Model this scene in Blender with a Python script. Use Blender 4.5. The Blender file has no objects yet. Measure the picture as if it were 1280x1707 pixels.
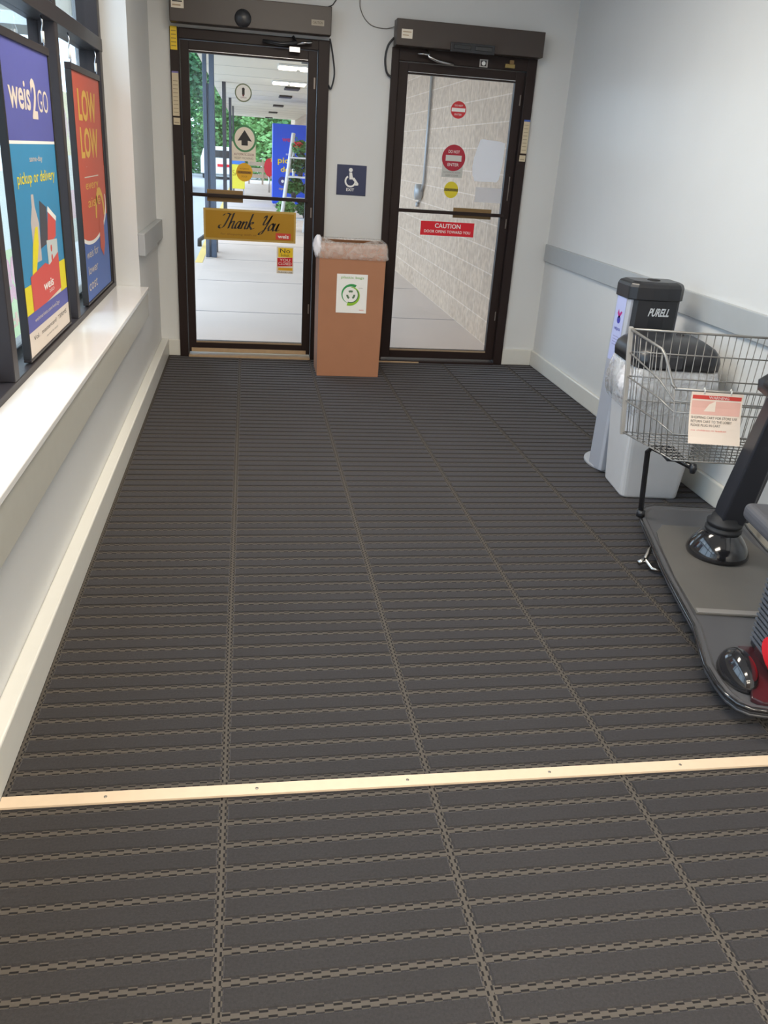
import bpy, bmesh, math, random
from mathutils import Vector, Matrix
random.seed(7)
S = bpy.context.scene
COL = S.collection
PI = math.pi

# ---------------------------------------------------------------- camera, world, lights
ROT = ((0.98671995, 0.00182485, -0.16242048),
       (-0.14952467, 0.40081834, -0.90387335),
       (0.06345168, 0.91615573, 0.39576831))
cam = bpy.data.cameras.new('camera')
cam.sensor_fit = 'HORIZONTAL'; cam.sensor_width = 36.0
cam.lens = 1372.21 / 1280 * 36
cam.clip_start = 0.05; cam.clip_end = 500
co = bpy.data.objects.new('camera', cam); COL.objects.link(co)
co.matrix_world = Matrix.Translation((0, 0, 1.5)) @ Matrix(ROT).to_4x4()
S.camera = co
S.view_settings.view_transform = 'Standard'
S.view_settings.look = 'None'
S.view_settings.exposure = 0.12
S.view_settings.gamma = 1.0
S.view_settings.use_curve_mapping = False

W = bpy.data.worlds.new('sky'); S.world = W; W.use_nodes = True
bg = W.node_tree.nodes['Background']
bg.inputs[0].default_value = (0.60, 0.79, 1.0, 1)
bg.inputs[1].default_value = 4.1

def area(name, loc, size, power, color, rot=(0, 0, 0)):
    l = bpy.data.lights.new(name, 'AREA'); l.shape = 'RECTANGLE'
    l.size, l.size_y = size; l.energy = power; l.color = color
    o = bpy.data.objects.new(name, l); COL.objects.link(o); o.location = loc; o.rotation_euler = rot
    return o
WARM = (1.0, 0.90, 0.76)
area('ceiling_lamp_near', (0.35, 0.3, 2.86), (1.2, 0.6), 66, WARM)
area('ceiling_lamp_far', (0.35, 3.6, 2.86), (1.2, 0.6), 66, WARM)

# added fill lamps in the unseen shop, warming the vestibule through the doorway
for lx in (-0.5, 1.6, 3.7):
    for ly in (-3.0, -5.2):
        area('shop_fill_lamp', (lx, ly, 3.3), (1.2, 0.6), 165, (1.0, 0.90, 0.76))

# ---------------------------------------------------------------- materials
MATS = {}
def srgb(r, g, b):
    f = lambda c: (c / 255 / 12.92) if c / 255 <= 0.04045 else ((c / 255 + 0.055) / 1.055) ** 2.4
    return (f(r), f(g), f(b))
def mat(name, col, rough=0.5, metal=0.0, noise=0.0, nscale=20.0, bump=0.0, bscale=60.0, coat=0.0, spec=0.5):
    if name in MATS: return MATS[name]
    m = bpy.data.materials.new(name); m.use_nodes = True; MATS[name] = m
    nt = m.node_tree; b = nt.nodes['Principled BSDF']
    b.inputs['Base Color'].default_value = (*col, 1)
    b.inputs['Roughness'].default_value = rough
    b.inputs['Metallic'].default_value = metal
    b.inputs['Coat Weight'].default_value = coat
    b.inputs['Specular IOR Level'].default_value = spec
    tc = nt.nodes.new('ShaderNodeTexCoord')
    n = nt.nodes.new('ShaderNodeTexNoise'); n.inputs['Scale'].default_value = nscale
    n.inputs['Detail'].default_value = 4
    nt.links.new(tc.outputs['Object'], n.inputs['Vector'])
    mx = nt.nodes.new('ShaderNodeMix'); mx.data_type = 'RGBA'
    k = max(noise, 0.03)
    mx.inputs[6].default_value = (*[c * (1 - k) for c in col], 1)
    mx.inputs[7].default_value = (*[min(1, c * (1 + k)) for c in col], 1)
    nt.links.new(n.outputs['Fac'], mx.inputs[0]); nt.links.new(mx.outputs[2], b.inputs['Base Color'])
    if bump > 0:
        n2 = nt.nodes.new('ShaderNodeTexNoise'); n2.inputs['Scale'].default_value = bscale
        nt.links.new(tc.outputs['Object'], n2.inputs['Vector'])
        bp = nt.nodes.new('ShaderNodeBump'); bp.inputs['Strength'].default_value = bump
        bp.inputs['Distance'].default_value = 0.005
        nt.links.new(n2.outputs['Fac'], bp.inputs['Height']); nt.links.new(bp.outputs[0], b.inputs['Normal'])
    return m
def M(name, r, g, b, **k): return mat(name, srgb(r, g, b), **k)
def glass_mat(name, tint, refl=1.0):
    m = bpy.data.materials.new(name); m.use_nodes = True; nt = m.node_tree
    nt.nodes.remove(nt.nodes['Principled BSDF'])
    t = nt.nodes.new('ShaderNodeBsdfTransparent'); t.inputs[0].default_value = (*tint, 1)
    g = nt.nodes.new('ShaderNodeBsdfGlossy'); g.inputs['Roughness'].default_value = 0.02
    fr = nt.nodes.new('ShaderNodeFresnel'); ge = nt.nodes.new('ShaderNodeNewGeometry')
    ior = nt.nodes.new('ShaderNodeMapRange'); ior.inputs[3].default_value = 1.45; ior.inputs[4].default_value = 1 / 1.45
    nt.links.new(ge.outputs['Backfacing'], ior.inputs[0]); nt.links.new(ior.outputs[0], fr.inputs[0])
    mx = nt.nodes.new('ShaderNodeMixShader')
    nt.links.new(fr.outputs[0], mx.inputs[0]); nt.links.new(t.outputs[0], mx.inputs[1]); nt.links.new(g.outputs[0], mx.inputs[2])
    nt.links.new(mx.outputs[0], nt.nodes['Material Output'].inputs[0]); return m
def film_mat(name, col, alpha, lo=0.45, hi=1.5):
    m = bpy.data.materials.new(name); m.use_nodes = True; nt = m.node_tree
    b = nt.nodes['Principled BSDF']; b.inputs['Base Color'].default_value = (*col, 1); b.inputs['Roughness'].default_value = 0.18
    tc = nt.nodes.new('ShaderNodeTexCoord'); n = nt.nodes.new('ShaderNodeTexNoise')
    n.inputs['Scale'].default_value = 14; n.inputs['Detail'].default_value = 5; n.inputs['Distortion'].default_value = 1.5
    nt.links.new(tc.outputs['Object'], n.inputs['Vector'])
    mr = nt.nodes.new('ShaderNodeMapRange'); mr.inputs[1].default_value = 0.35; mr.inputs[2].default_value = 0.7
    mr.inputs[3].default_value = alpha * lo; mr.inputs[4].default_value = min(1, alpha * hi)
    nt.links.new(n.outputs['Fac'], mr.inputs[0]); nt.links.new(mr.outputs[0], b.inputs['Alpha'])
    bp = nt.nodes.new('ShaderNodeBump'); bp.inputs['Strength'].default_value = 0.8; bp.inputs['Distance'].default_value = 0.01
    nt.links.new(n.outputs['Fac'], bp.inputs['Height']); nt.links.new(bp.outputs[0], b.inputs['Normal'])
    return m
def backlit_mat(name, col, amt=0.6):
    m = bpy.data.materials.new(name); m.use_nodes = True; nt = m.node_tree; MATS[name] = m
    b = nt.nodes['Principled BSDF']; b.inputs['Base Color'].default_value = (*col, 1); b.inputs['Roughness'].default_value = 0.8
    t = nt.nodes.new('ShaderNodeBsdfTranslucent'); t.inputs[0].default_value = (*col, 1)
    mx = nt.nodes.new('ShaderNodeMixShader'); mx.inputs[0].default_value = amt
    nt.links.new(b.outputs[0], mx.inputs[1]); nt.links.new(t.outputs[0], mx.inputs[2]); nt.links.new(mx.outputs[0], nt.nodes['Material Output'].inputs[0]); return m
def emit_mat(name, col, st):
    m = bpy.data.materials.new(name); m.use_nodes = True
    b = m.node_tree.nodes['Principled BSDF']; b.inputs['Base Color'].default_value = (*col, 1)
    b.inputs['Emission Color'].default_value = (*col, 1); b.inputs['Emission Strength'].default_value = st
    return m

wallp = mat('wall_paint', (0.66, 0.665, 0.655), rough=0.42, noise=0.03, nscale=3, bump=0.06, bscale=120)
trimp = mat('trim_paint', (0.40, 0.42, 0.43), rough=0.35, noise=0.03)
basep = mat('baseboard_paint', (0.66, 0.65, 0.60), rough=0.35, noise=0.03)
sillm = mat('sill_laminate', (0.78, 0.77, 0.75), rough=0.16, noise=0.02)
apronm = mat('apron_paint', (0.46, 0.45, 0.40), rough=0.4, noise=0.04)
ceilm = mat('ceiling_tile', (0.8, 0.79, 0.76), rough=0.9)
bronze = mat('dark_bronze', srgb(40, 29, 27), rough=0.45, spec=0.25, noise=0.12, nscale=6)
bronze2 = mat('bronze_header', srgb(64, 55, 50), rough=0.4, noise=0.04, nscale=8)
wframe = mat('window_bronze', srgb(44, 40, 42), rough=0.42, spec=0.3, noise=0.05)
rubber = mat('black_rubber', (0.012, 0.012, 0.014), rough=0.6)
blackp = mat('black_plastic', (0.018, 0.019, 0.023), rough=0.32, noise=0.1)
glossb = mat('gloss_black', (0.012, 0.012, 0.014), rough=0.12, coat=0.5)
steel = mat('steel', (0.55, 0.55, 0.56), rough=0.25, metal=1.0)
chrome = mat('chrome', (0.45, 0.44, 0.42), rough=0.25, metal=1.0)
zinc = mat('zinc_wire', (0.27, 0.26, 0.245), rough=0.38, metal=0.5)
gold = mat('gold_film', srgb(172, 130, 30), rough=0.3, metal=0.25, noise=0.06, nscale=5)
tan = mat('tan_strip', srgb(176, 150, 118), rough=0.45, noise=0.15, nscale=30)
brass = mat('brass_plate', srgb(130, 104, 66), rough=0.4, metal=0.3, noise=0.08)
white = M('print_white', 236, 236, 232, rough=0.45)
paper = M('paper_cream', 232, 222, 205, rough=0.7)
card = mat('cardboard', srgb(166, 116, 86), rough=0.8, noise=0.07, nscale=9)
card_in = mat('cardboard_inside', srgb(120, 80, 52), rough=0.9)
black = M('print_black', 28, 26, 28, rough=0.5)
red = M('print_red', 206, 24, 36, rough=0.45)
green = M('print_green', 60, 130, 80, rough=0.45)
lime = M('print_lime', 140, 190, 50, rough=0.45)
yellow = M('print_yellow', 236, 200, 30, rough=0.45)
navy = M('sign_navy', 48, 56, 88, rough=0.35)
doorglass = glass_mat('door_glass', (0.95, 0.94, 0.93))
winglass = glass_mat('window_glass', (0.97, 0.98, 0.98))
film = film_mat('clear_film', (0.85, 0.86, 0.88), 0.42)
film2 = film_mat('tan_film', (0.90, 0.85, 0.81), 0.30, 0.75, 1.3)

# ---------------------------------------------------------------- mesh builder
def rotframe(axis):
    a = Vector(axis).normalized()
    r = Vector((0, 0, 1)) if abs(a.z) < 0.9 else Vector((1, 0, 0))
    u = a.cross(r).normalized(); v = a.cross(u).normalized()
    return u, v
class MB:
    def __init__(s): s.v = []; s.f = []; s.m = []; s.sm = []; s.mats = []
    def mi(s, m):
        if m not in s.mats: s.mats.append(m)
        return s.mats.index(m)
    def add(s, vs, fs, m, smooth=False):
        o = len(s.v); s.v += [tuple(p) for p in vs]; k = s.mi(m)
        for f in fs: s.f.append([i + o for i in f]); s.m.append(k); s.sm.append(smooth)
        return s
    def box(s, x0, x1, y0, y1, z0, z1, m):
        vs = [(x, y, z) for x in (x0, x1) for y in (y0, y1) for z in (z0, z1)]
        return s.add(vs, [(0, 1, 3, 2), (4, 6, 7, 5), (0, 4, 5, 1), (2, 3, 7, 6), (0, 2, 6, 4), (1, 5, 7, 3)], m)
    def tube(s, pts, r, m, n=8, closed=False):
        pts = [Vector(p) for p in pts]; N = len(pts); vs = []; fs = []
        rs = r if isinstance(r, (list, tuple)) else [r] * N
        prev = None
        for i, p in enumerate(pts):
            if closed: t = pts[(i + 1) % N] - pts[i - 1]
            else: t = pts[min(i + 1, N - 1)] - pts[max(i - 1, 0)]
            t.normalize()
            if prev is None: u, _ = rotframe(t)
            else: u = (prev - t * prev.dot(t)).normalized()
            prev = u; w = t.cross(u)
            for k in range(n):
                a = 2 * PI * k / n; vs.append(p + (u * math.cos(a) + w * math.sin(a)) * rs[i])
        R = N if closed else N - 1
        for i in range(R):
            for k in range(n):
                j = (i + 1) % N
                fs.append((i * n + k, i * n + (k + 1) % n, j * n + (k + 1) % n, j * n + k))
        if not closed: fs += [tuple(range(n))[::-1], tuple((N - 1) * n + k for k in range(n))]
        return s.add(vs, fs, m, True)
    def lathe(s, prof, c, m, n=32, sx=1, sy=1, axis='z'):
        vs = []; fs = []; N = len(prof)
        for (r, z) in prof:
            for k in range(n):
                a = 2 * PI * k / n
                q = (r * math.cos(a) * sx, r * math.sin(a) * sy, z)
                if axis == 'y': q = (q[0], q[2], q[1])
                if axis == 'x': q = (q[2], q[0], q[1])
                vs.append((c[0] + q[0], c[1] + q[1], c[2] + q[2]))
        for i in range(N - 1):
            for k in range(n): fs.append((i * n + k, i * n + (k + 1) % n, (i + 1) * n + (k + 1) % n, (i + 1) * n + k))
        fs += [tuple(range(n))[::-1], tuple((N - 1) * n + k for k in range(n))]
        return s.add(vs, fs, m, True)
    def loft(s, rings, m, smooth=False, caps=True):
        n = len(rings[0]); vs = [p for r in rings for p in r]; fs = []
        for i in range(len(rings) - 1):
            for k in range(n): fs.append((i * n + k, i * n + (k + 1) % n, (i + 1) * n + (k + 1) % n, (i + 1) * n + k))
        if caps: fs += [tuple(range(n))[::-1], tuple((len(rings) - 1) * n + k for k in range(n))]
        return s.add(vs, fs, m, smooth)
    def prism(s, poly, z0, z1, m):
        return s.loft([[(x, y, z0) for x, y in poly], [(x, y, z1) for x, y in poly]], m)
    def build(s, name, parent=None, bevel=0, seg=2, loc=None, rot=None):
        me = bpy.data.meshes.new(name); me.from_pydata(s.v, [], s.f)
        for m in s.mats: me.materials.append(m)
        for i, p in enumerate(me.polygons): p.material_index = s.m[i]; p.use_smooth = s.sm[i]
        bm = bmesh.new(); bm.from_mesh(me); bmesh.ops.recalc_face_normals(bm, faces=bm.faces); bm.to_mesh(me); bm.free()
        me.update()
        o = bpy.data.objects.new(name, me); COL.objects.link(o)
        if parent is not None: o.parent = parent
        if loc: o.location = loc
        if rot: o.rotation_euler = rot
        if bevel:
            b = o.modifiers.new('bevel', 'BEVEL'); b.width = bevel; b.segments = seg; b.limit_method = 'ANGLE'; b.angle_limit = math.radians(40)
            b.harden_normals = False
        return o
def rrect(hx, hy, r, n=5, cx=0, cy=0):
    out = []
    for (sx, sy, a0) in ((1, 1, 0), (-1, 1, 90), (-1, -1, 180), (1, -1, 270)):
        for k in range(n):
            a = math.radians(a0 + 90 * k / (n - 1))
            out.append((cx + sx * (hx - r) + r * math.cos(a), cy + sy * (hy - r) + r * math.sin(a)))
    return out

_tc = {}
def textmesh(body, shear=0.0, bold=0.0):
    key = (body, shear, bold)
    if key in _tc: return _tc[key]
    c = bpy.data.curves.new('t', 'FONT'); c.body = body; c.size = 1; c.resolution_u = 3; c.shear = shear; c.offset = bold
    o = bpy.data.objects.new('t', c); COL.objects.link(o)
    dg = bpy.context.evaluated_depsgraph_get(); dg.update()
    me = bpy.data.meshes.new_from_object(o.evaluated_get(dg))
    vs = [tuple(v.co) for v in me.vertices]; fs = [tuple(p.vertices) for p in me.polygons]
    bpy.data.objects.remove(o); bpy.data.curves.remove(c); bpy.data.meshes.remove(me)
    _tc[key] = (vs, fs); return _tc[key]
class Sheet(MB):
    """flat printed matter: 2-D shapes in a plane with origin o, right vector x, up vector y"""
    def __init__(s, o, x=(1, 0, 0), y=(0, 0, 1), bow=None):
        super().__init__(); s.o = Vector(o); s.x = Vector(x).normalized(); s.y = Vector(y).normalized(); s.n = s.x.cross(s.y); s.bow = bow
    def P(s, a, b, d=0):
        if s.bow: d = d + s.bow(a, b)
        return s.o + s.x * a + s.y * b + s.n * d
    def poly(s, pts, m, d=0.0005): return s.add([s.P(a, b, d) for a, b in pts], [tuple(range(len(pts)))], m)
    def rect(s, a0, a1, b0, b1, m, d=0.0005): return s.poly([(a0, b0), (a1, b0), (a1, b1), (a0, b1)], m, d)
    def slab(s, a0, a1, b0, b1, m, d0=0.0, d1=0.0004):
        q = [(a0, b0), (a1, b0), (a1, b1), (a0, b1)]
        return s.loft([[s.P(a, b, d0) for a, b in q], [s.P(a, b, d1) for a, b in q]], m)
    def disc(s, a, b, r, m, d=0.0005, n=36, ry=None):
        ry = ry or r
        return s.poly([(a + r * math.cos(2 * PI * k / n), b + ry * math.sin(2 * PI * k / n)) for k in range(n)], m, d)
    def cdisc(s, a, b, r, ry, amin, amax, m, d):
        return s.poly([(min(amax, max(amin, a + r * math.cos(2 * PI * k / 60))), b + ry * math.sin(2 * PI * k / 60)) for k in range(60)], m, d)
    def ring(s, a, b, r0, r1, m, d=0.0008, a0=0, a1=360, n=40):
        vs = []; fs = []
        for k in range(n + 1):
            t = math.radians(a0 + (a1 - a0) * k / n)
            ra, rb = (r0, r1) if not callable(r0) else (r0(k / n), r1(k / n))
            vs += [s.P(a + ra * math.cos(t), b + ra * math.sin(t), d), s.P(a + rb * math.cos(t), b + rb * math.sin(t), d)]
        for k in range(n): fs.append((2 * k, 2 * k + 1, 2 * k + 3, 2 * k + 2))
        return s.add(vs, fs, m)
    def text(s, body, a0, a1, b0, b1, m, d=0.0012, shear=0.0, bold=0.0):
        vs, fs = textmesh(body, shear, bold)
        if not vs: return s
        xs = [v[0] for v in vs]; ys = [v[1] for v in vs]
        X0, X1, Y0, Y1 = min(xs), max(xs), min(ys), max(ys)
        sx = (a1 - a0) / (X1 - X0); sy = (b1 - b0) / (Y1 - Y0)
        return s.add([s.P(a0 + (v[0] - X0) * sx, b0 + (v[1] - Y0) * sy, d) for v in vs], fs, m)

def tag(o, label, cat, group=None, kind=None):
    if label: o['label'] = label
    if cat: o['category'] = cat
    if group: o['group'] = group
    if kind: o['kind'] = kind
    return o
def thing(name, label, cat, loc=(0, 0, 0), rz=0, group=None):
    o = bpy.data.objects.new(name, None); COL.objects.link(o); o.empty_display_size = 0.1
    o.location = loc; o.rotation_euler = (0, 0, rz); return tag(o, label, cat, group)
def struct(o): o['kind'] = 'structure'; return o
def sempty(name, loc=(0, 0, 0)):
    o = bpy.data.objects.new(name, None); COL.objects.link(o); o.location = loc; return struct(o)
def dup(root, loc, label=None):
    r = root.copy(); COL.objects.link(r); r.location = loc
    if label: r['label'] = label
    for ch in list(root.children):
        c = ch.copy(); COL.objects.link(c); c.parent = r
    return r

# ---------------------------------------------------------------- floor mat material
def mat_floor(pads):
    m = bpy.data.materials.new('carpet_rib' if pads else 'carpet_groove'); m.use_nodes = True; nt = m.node_tree; L = nt.links
    b = nt.nodes['Principled BSDF']
    tc = nt.nodes.new('ShaderNodeTexCoord'); sp = nt.nodes.new('ShaderNodeSeparateXYZ'); L.new(tc.outputs['Object'], sp.inputs[0])
    def mt(op, a, c=None, d=None):
        n = nt.nodes.new('ShaderNodeMath'); n.operation = op
        for i, v in enumerate((a, c, d)):
            if v is None: continue
            if isinstance(v, (int, float)): n.inputs[i].default_value = v
            else: L.new(v, n.inputs[i])
        return n.outputs[0]
    X, Y = sp.outputs[0], sp.outputs[1]
    def groove(U, V, period, phase, half, pitch):
        # U across the line, V along it -> (mask, dark-check mask, signed distance)
        t = mt('SUBTRACT', mt('FRACT', mt('ADD', mt('DIVIDE', mt('SUBTRACT', U, phase), period), 0.5)), 0.5)
        dist = mt('MULTIPLY', t, period); ad = mt('ABSOLUTE', dist)
        side = mt('GREATER_THAN', dist, 0.0)
        ck = mt('LESS_THAN', mt('FRACT', mt('ADD', mt('DIVIDE', V, pitch), mt('MULTIPLY', side, 0.5))), 0.50)
        inner = mt('MULTIPLY', mt('GREATER_THAN', ad, half * 0.24), mt('LESS_THAN', ad, half * 0.62))
        dark = mt('MULTIPLY', ck, inner)
        mask = mt('MAXIMUM', mt('LESS_THAN', ad, half * 0.58), mt('MULTIPLY', ck, mt('LESS_THAN', ad, half * 0.90)))
        return mask, dark, ad
    m1, d1, a1 = groove(Y, X, 0.0705, 1.133, 0.0125, 0.0355)
    m2, d2, a2 = groove(X, Y, 0.5333, -0.062, 0.0120, 0.0215)
    mask = 0.0 if pads else mt('MAXIMUM', m1, m2)
    dark = 0.0 if pads else mt('MAXIMUM', mt('MULTIPLY', d1, mt('SUBTRACT', 1.0, m2)), d2)
    n = nt.nodes.new('ShaderNodeTexNoise'); n.inputs['Scale'].default_value = 150; n.inputs['Detail'].default_value = 6; n.inputs['Roughness'].default_value = 0.75
    L.new(tc.outputs['Object'], n.inputs['Vector'])
    n3 = nt.nodes.new('ShaderNodeTexNoise'); n3.inputs['Scale'].default_value = 2.2; n3.inputs['Detail'].default_value = 4
    L.new(tc.outputs['Object'], n3.inputs['Vector'])
    cr = nt.nodes.new('ShaderNodeMix'); cr.data_type = 'RGBA'
    cr.inputs[6].default_value = (0.004, 0.0038, 0.004, 1); cr.inputs[7].default_value = (0.045, 0.0405, 0.041, 1)
    L.new(n.outputs['Fac'], cr.inputs[0])
    w = nt.nodes.new('ShaderNodeMix'); w.data_type = 'RGBA'; w.blend_type = 'MULTIPLY'; w.inputs[0].default_value = 1
    g = nt.nodes.new('ShaderNodeMapRange'); g.inputs[3].default_value = 0.8; g.inputs[4].default_value = 1.2
    L.new(n3.outputs['Fac'], g.inputs[0]); L.new(cr.outputs[2], w.inputs[6]); L.new(g.outputs[0], w.inputs[7])
    if pads:
        L.new(w.outputs[2], b.inputs['Base Color'])
    a = nt.nodes.new('ShaderNodeMix'); a.data_type = 'RGBA'
    if not pads: L.new(mask, a.inputs[0])
    L.new(w.outputs[2], a.inputs[6])
    a.inputs[7].default_value = (0.076, 0.065, 0.054, 1)
    c = nt.nodes.new('ShaderNodeMix'); c.data_type = 'RGBA'
    if not pads: L.new(dark, c.inputs[0])
    L.new(a.outputs[2], c.inputs[6])
    c.inputs[7].default_value = (0.006, 0.005, 0.005, 1)
    if not pads: L.new(c.outputs[2], b.inputs['Base Color'])
    b.inputs['Roughness'].default_value = 0.85; b.inputs['Specular IOR Level'].default_value = 0.35
    b.inputs['Sheen Weight'].default_value = 0.30 if pads else 0.02; b.inputs['Sheen Roughness'].default_value = 0.35; b.inputs['Sheen Tint'].default_value = (0.9, 0.88, 1.0, 1)
    h = mt('ADD', mt('SUBTRACT', 1.0, mt('ADD', mt('MULTIPLY', mask, 0.45), mt('MULTIPLY', dark, 0.5))), mt('MULTIPLY', n.outputs['Fac'], 0.3))
    bp = nt.nodes.new('ShaderNodeBump'); bp.inputs['Strength'].default_value = 0.9; bp.inputs['Distance'].default_value = 0.004
    L.new(h, bp.inputs['Height']); L.new(bp.outputs[0], b.inputs['Normal'])
    return m
carpet = mat_floor(False); carpet_pad = mat_floor(True)

# ---------------------------------------------------------------- room shell
XL, XR, YB, YF, ZC = -0.650, 2.305, 6.45, -1.6, 2.95
fl = MB().box(XL - 0.3, XR + 0.15, YF, YB + 0.03, -0.12, -0.0032, carpet)
yy = 1.133 - 0.0705 * 38
xs = [-0.062 + 0.5333 * k for k in range(-2, 6)]
while yy < YB:
    for xa in xs[:-1]:
        a0, a1, b0, b1 = xa + 0.0120, xa + 0.5333 - 0.0120, yy + 0.0115, yy + 0.0705 - 0.0115
        a0 = max(a0, XL - 0.2); b1 = min(b1, YB + 0.02); a1 = min(a1, XR + 0.1)
        if b1 <= b0 or a1 <= a0: continue
        q = lambda d, z: [(a0 + d, b0 + d, z), (a1 - d, b0 + d, z), (a1 - d, b1 - d, z), (a0 + d, b1 - d, z)]
        fl.loft([q(-0.0005, -0.0033), q(0.0006, -0.001), q(0.0022, 0.0)], carpet_pad)
    yy += 0.0705
struct(fl.build('floor'))
struct(MB().box(-1.0, XR + 0.15, YF - 0.15, YB + 0.15, ZC, ZC + 0.15, ceilm).build('ceiling'))
wl = MB().box(-0.93, XL, YF, 5.33, 0, 0.64, wallp).box(-0.93, XL, 5.33, YB + 0.15, 0, ZC, wallp).box(-0.93, XL, YF, 5.33, 2.72, ZC, wallp)
struct(wl.build('wall_left'))
struct(MB().box(XR, XR + 0.15, YF, YB + 0.15, 0, ZC, wallp).build('wall_right'))
wb = MB()
for x0, x1, z0, z1 in ((XL, -0.51, 0, ZC), (0.555, 0.99, 0, ZC), (2.038, XR, 0, ZC), (-0.51, 0.555, 2.2, ZC), (0.99, 2.038, 2.2, ZC)):
    wb.box(x0, x1, YB, YB + 0.15, z0, z1, wallp)
struct(wb.build('wall_back'))
struct(MB().box(-1.0, -0.45, YF - 0.15, YF, 0, ZC, wallp).box(2.15, XR + 0.15, YF - 0.15, YF, 0, ZC, wallp).box(-0.45, 2.15, YF - 0.15, YF, 2.45, ZC, wallp).build('wall_front'))
SY = YF - 0.15  # unseen shop room, added to let warm lamp light into the vestibule
shopw = mat('shop_wall_brown', (0.10, 0.07, 0.05), rough=0.7)  # unseen back wall, darkened to keep its reflection off the door glass
struct(MB().box(-3.2, 5.2, -7.0, SY, -0.12, 0.0, mat('shop_tile', (0.30, 0.28, 0.25), rough=0.5)).build('floor_shop'))
struct(MB().box(-3.2, 5.2, -7.0, SY, 3.4, 3.5, ceilm).build('ceiling_shop'))
struct(MB().box(-3.35, -3.2, -7.0, SY, 0, 3.4, wallp).box(5.2, 5.35, -7.0, SY, 0, 3.4, wallp).box(-3.35, 5.35, -7.15, -7.0, 0, 3.4, shopw)
       .box(-3.35, -1.0, SY - 0.1, SY, 0, 3.4, wallp).box(XR + 0.15, 5.35, SY - 0.1, SY, 0, 3.4, wallp).box(-1.0, XR + 0.15, SY - 0.1, SY, ZC, 3.4, wallp).build('wall_shop'))
# baseboards
struct(MB().box(XL, -0.597, YF, YB, 0, 0.125, basep).build('baseboard_left', bevel=0.006))
struct(MB().box(XR - 0.022, XR, YF, YB, 0, 0.125, basep).build('baseboard_right', bevel=0.008))
struct(MB().box(-0.597, -0.51, YB - 0.02, YB, 0, 0.12, basep).box(0.955 - 0.4, 0.99, YB - 0.02, YB, 0, 0.12, basep)
       .box(2.04, XR - 0.022, YB - 0.02, YB, 0, 0.125, basep).build('baseboard_back', bevel=0.004))
# rails, sill, apron, floor strip
struct(MB().box(XR - 0.022, XR, YF, 6.43, 0.83, 0.955, trimp).build('trim_1', bevel=0.004))
struct(MB().box(XL, -0.61, 5.33, YB, 0.855, 0.985, trimp).build('trim_2', bevel=0.004))
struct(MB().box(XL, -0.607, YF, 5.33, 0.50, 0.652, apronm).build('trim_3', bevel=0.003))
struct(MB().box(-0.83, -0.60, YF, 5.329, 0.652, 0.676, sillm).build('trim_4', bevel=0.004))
alum = mat('strip_aluminium', srgb(205, 184, 158), rough=0.42, metal=0.0, noise=0.06, nscale=40)
st = MB().box(-0.596, XR - 0.023, 1.641, 1.679, 0.0, 0.006, alum)
for x in (-0.35, 0.02, 0.41, 0.80, 1.18, 1.6, 2.0): st.lathe([(0.004, 0.006), (0.004, 0.0072)], (x, 1.66, 0), mat('screw', (0.3, 0.28, 0.25), rough=0.4, metal=0.8), n=10)
struct(st.build('trim_5'))

# ---------------------------------------------------------------- side window
win = sempty('window_1', (-0.79, 2, 0.676))
def wp(mb, name, bevel=0.003):
    o = mb.build(name, win, bevel=bevel); o.matrix_parent_inverse = Matrix.Translation((0.79, -2, -0.676)); return o
FX0, FX1 = -0.90, -0.79
WT = 2.72
wp(MB().box(FX0, FX1, YF, 5.33, 0.676, 0.705, wframe).box(FX0 - 0.02, FX0 + 0.03, YF, 5.33, 0.705, 0.74, wframe), 'bottom_rail')
wp(MB().box(FX0, FX1, YF, 5.33, 2.66, WT, wframe), 'top_rail')
wp(MB().box(FX0, FX1 + 0.004, YF, 5.33, 1.925, 1.99, wframe), 'transom')
mull = [5.255, 4.10, 2.93, 1.78, 0.62, -0.54]
for i, y in enumerate(mull):
    w = 0.075 if i == 0 else 0.062
    wp(MB().box(FX0, FX1, y, y + w, 0.705, 2.66, wframe), 'mullion')
ed = [YF] + sorted(mull)
for i in range(len(mull)):
    a, b = (ed[i] + (0.062 if i else 0)), ed[i + 1]
    g = MB().box(-0.862, -0.856, a, b, 0.705, 1.925, winglass).box(-0.862, -0.856, a, b, 1.99, 2.66, winglass)
    wp(g, 'pane', 0)

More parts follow.
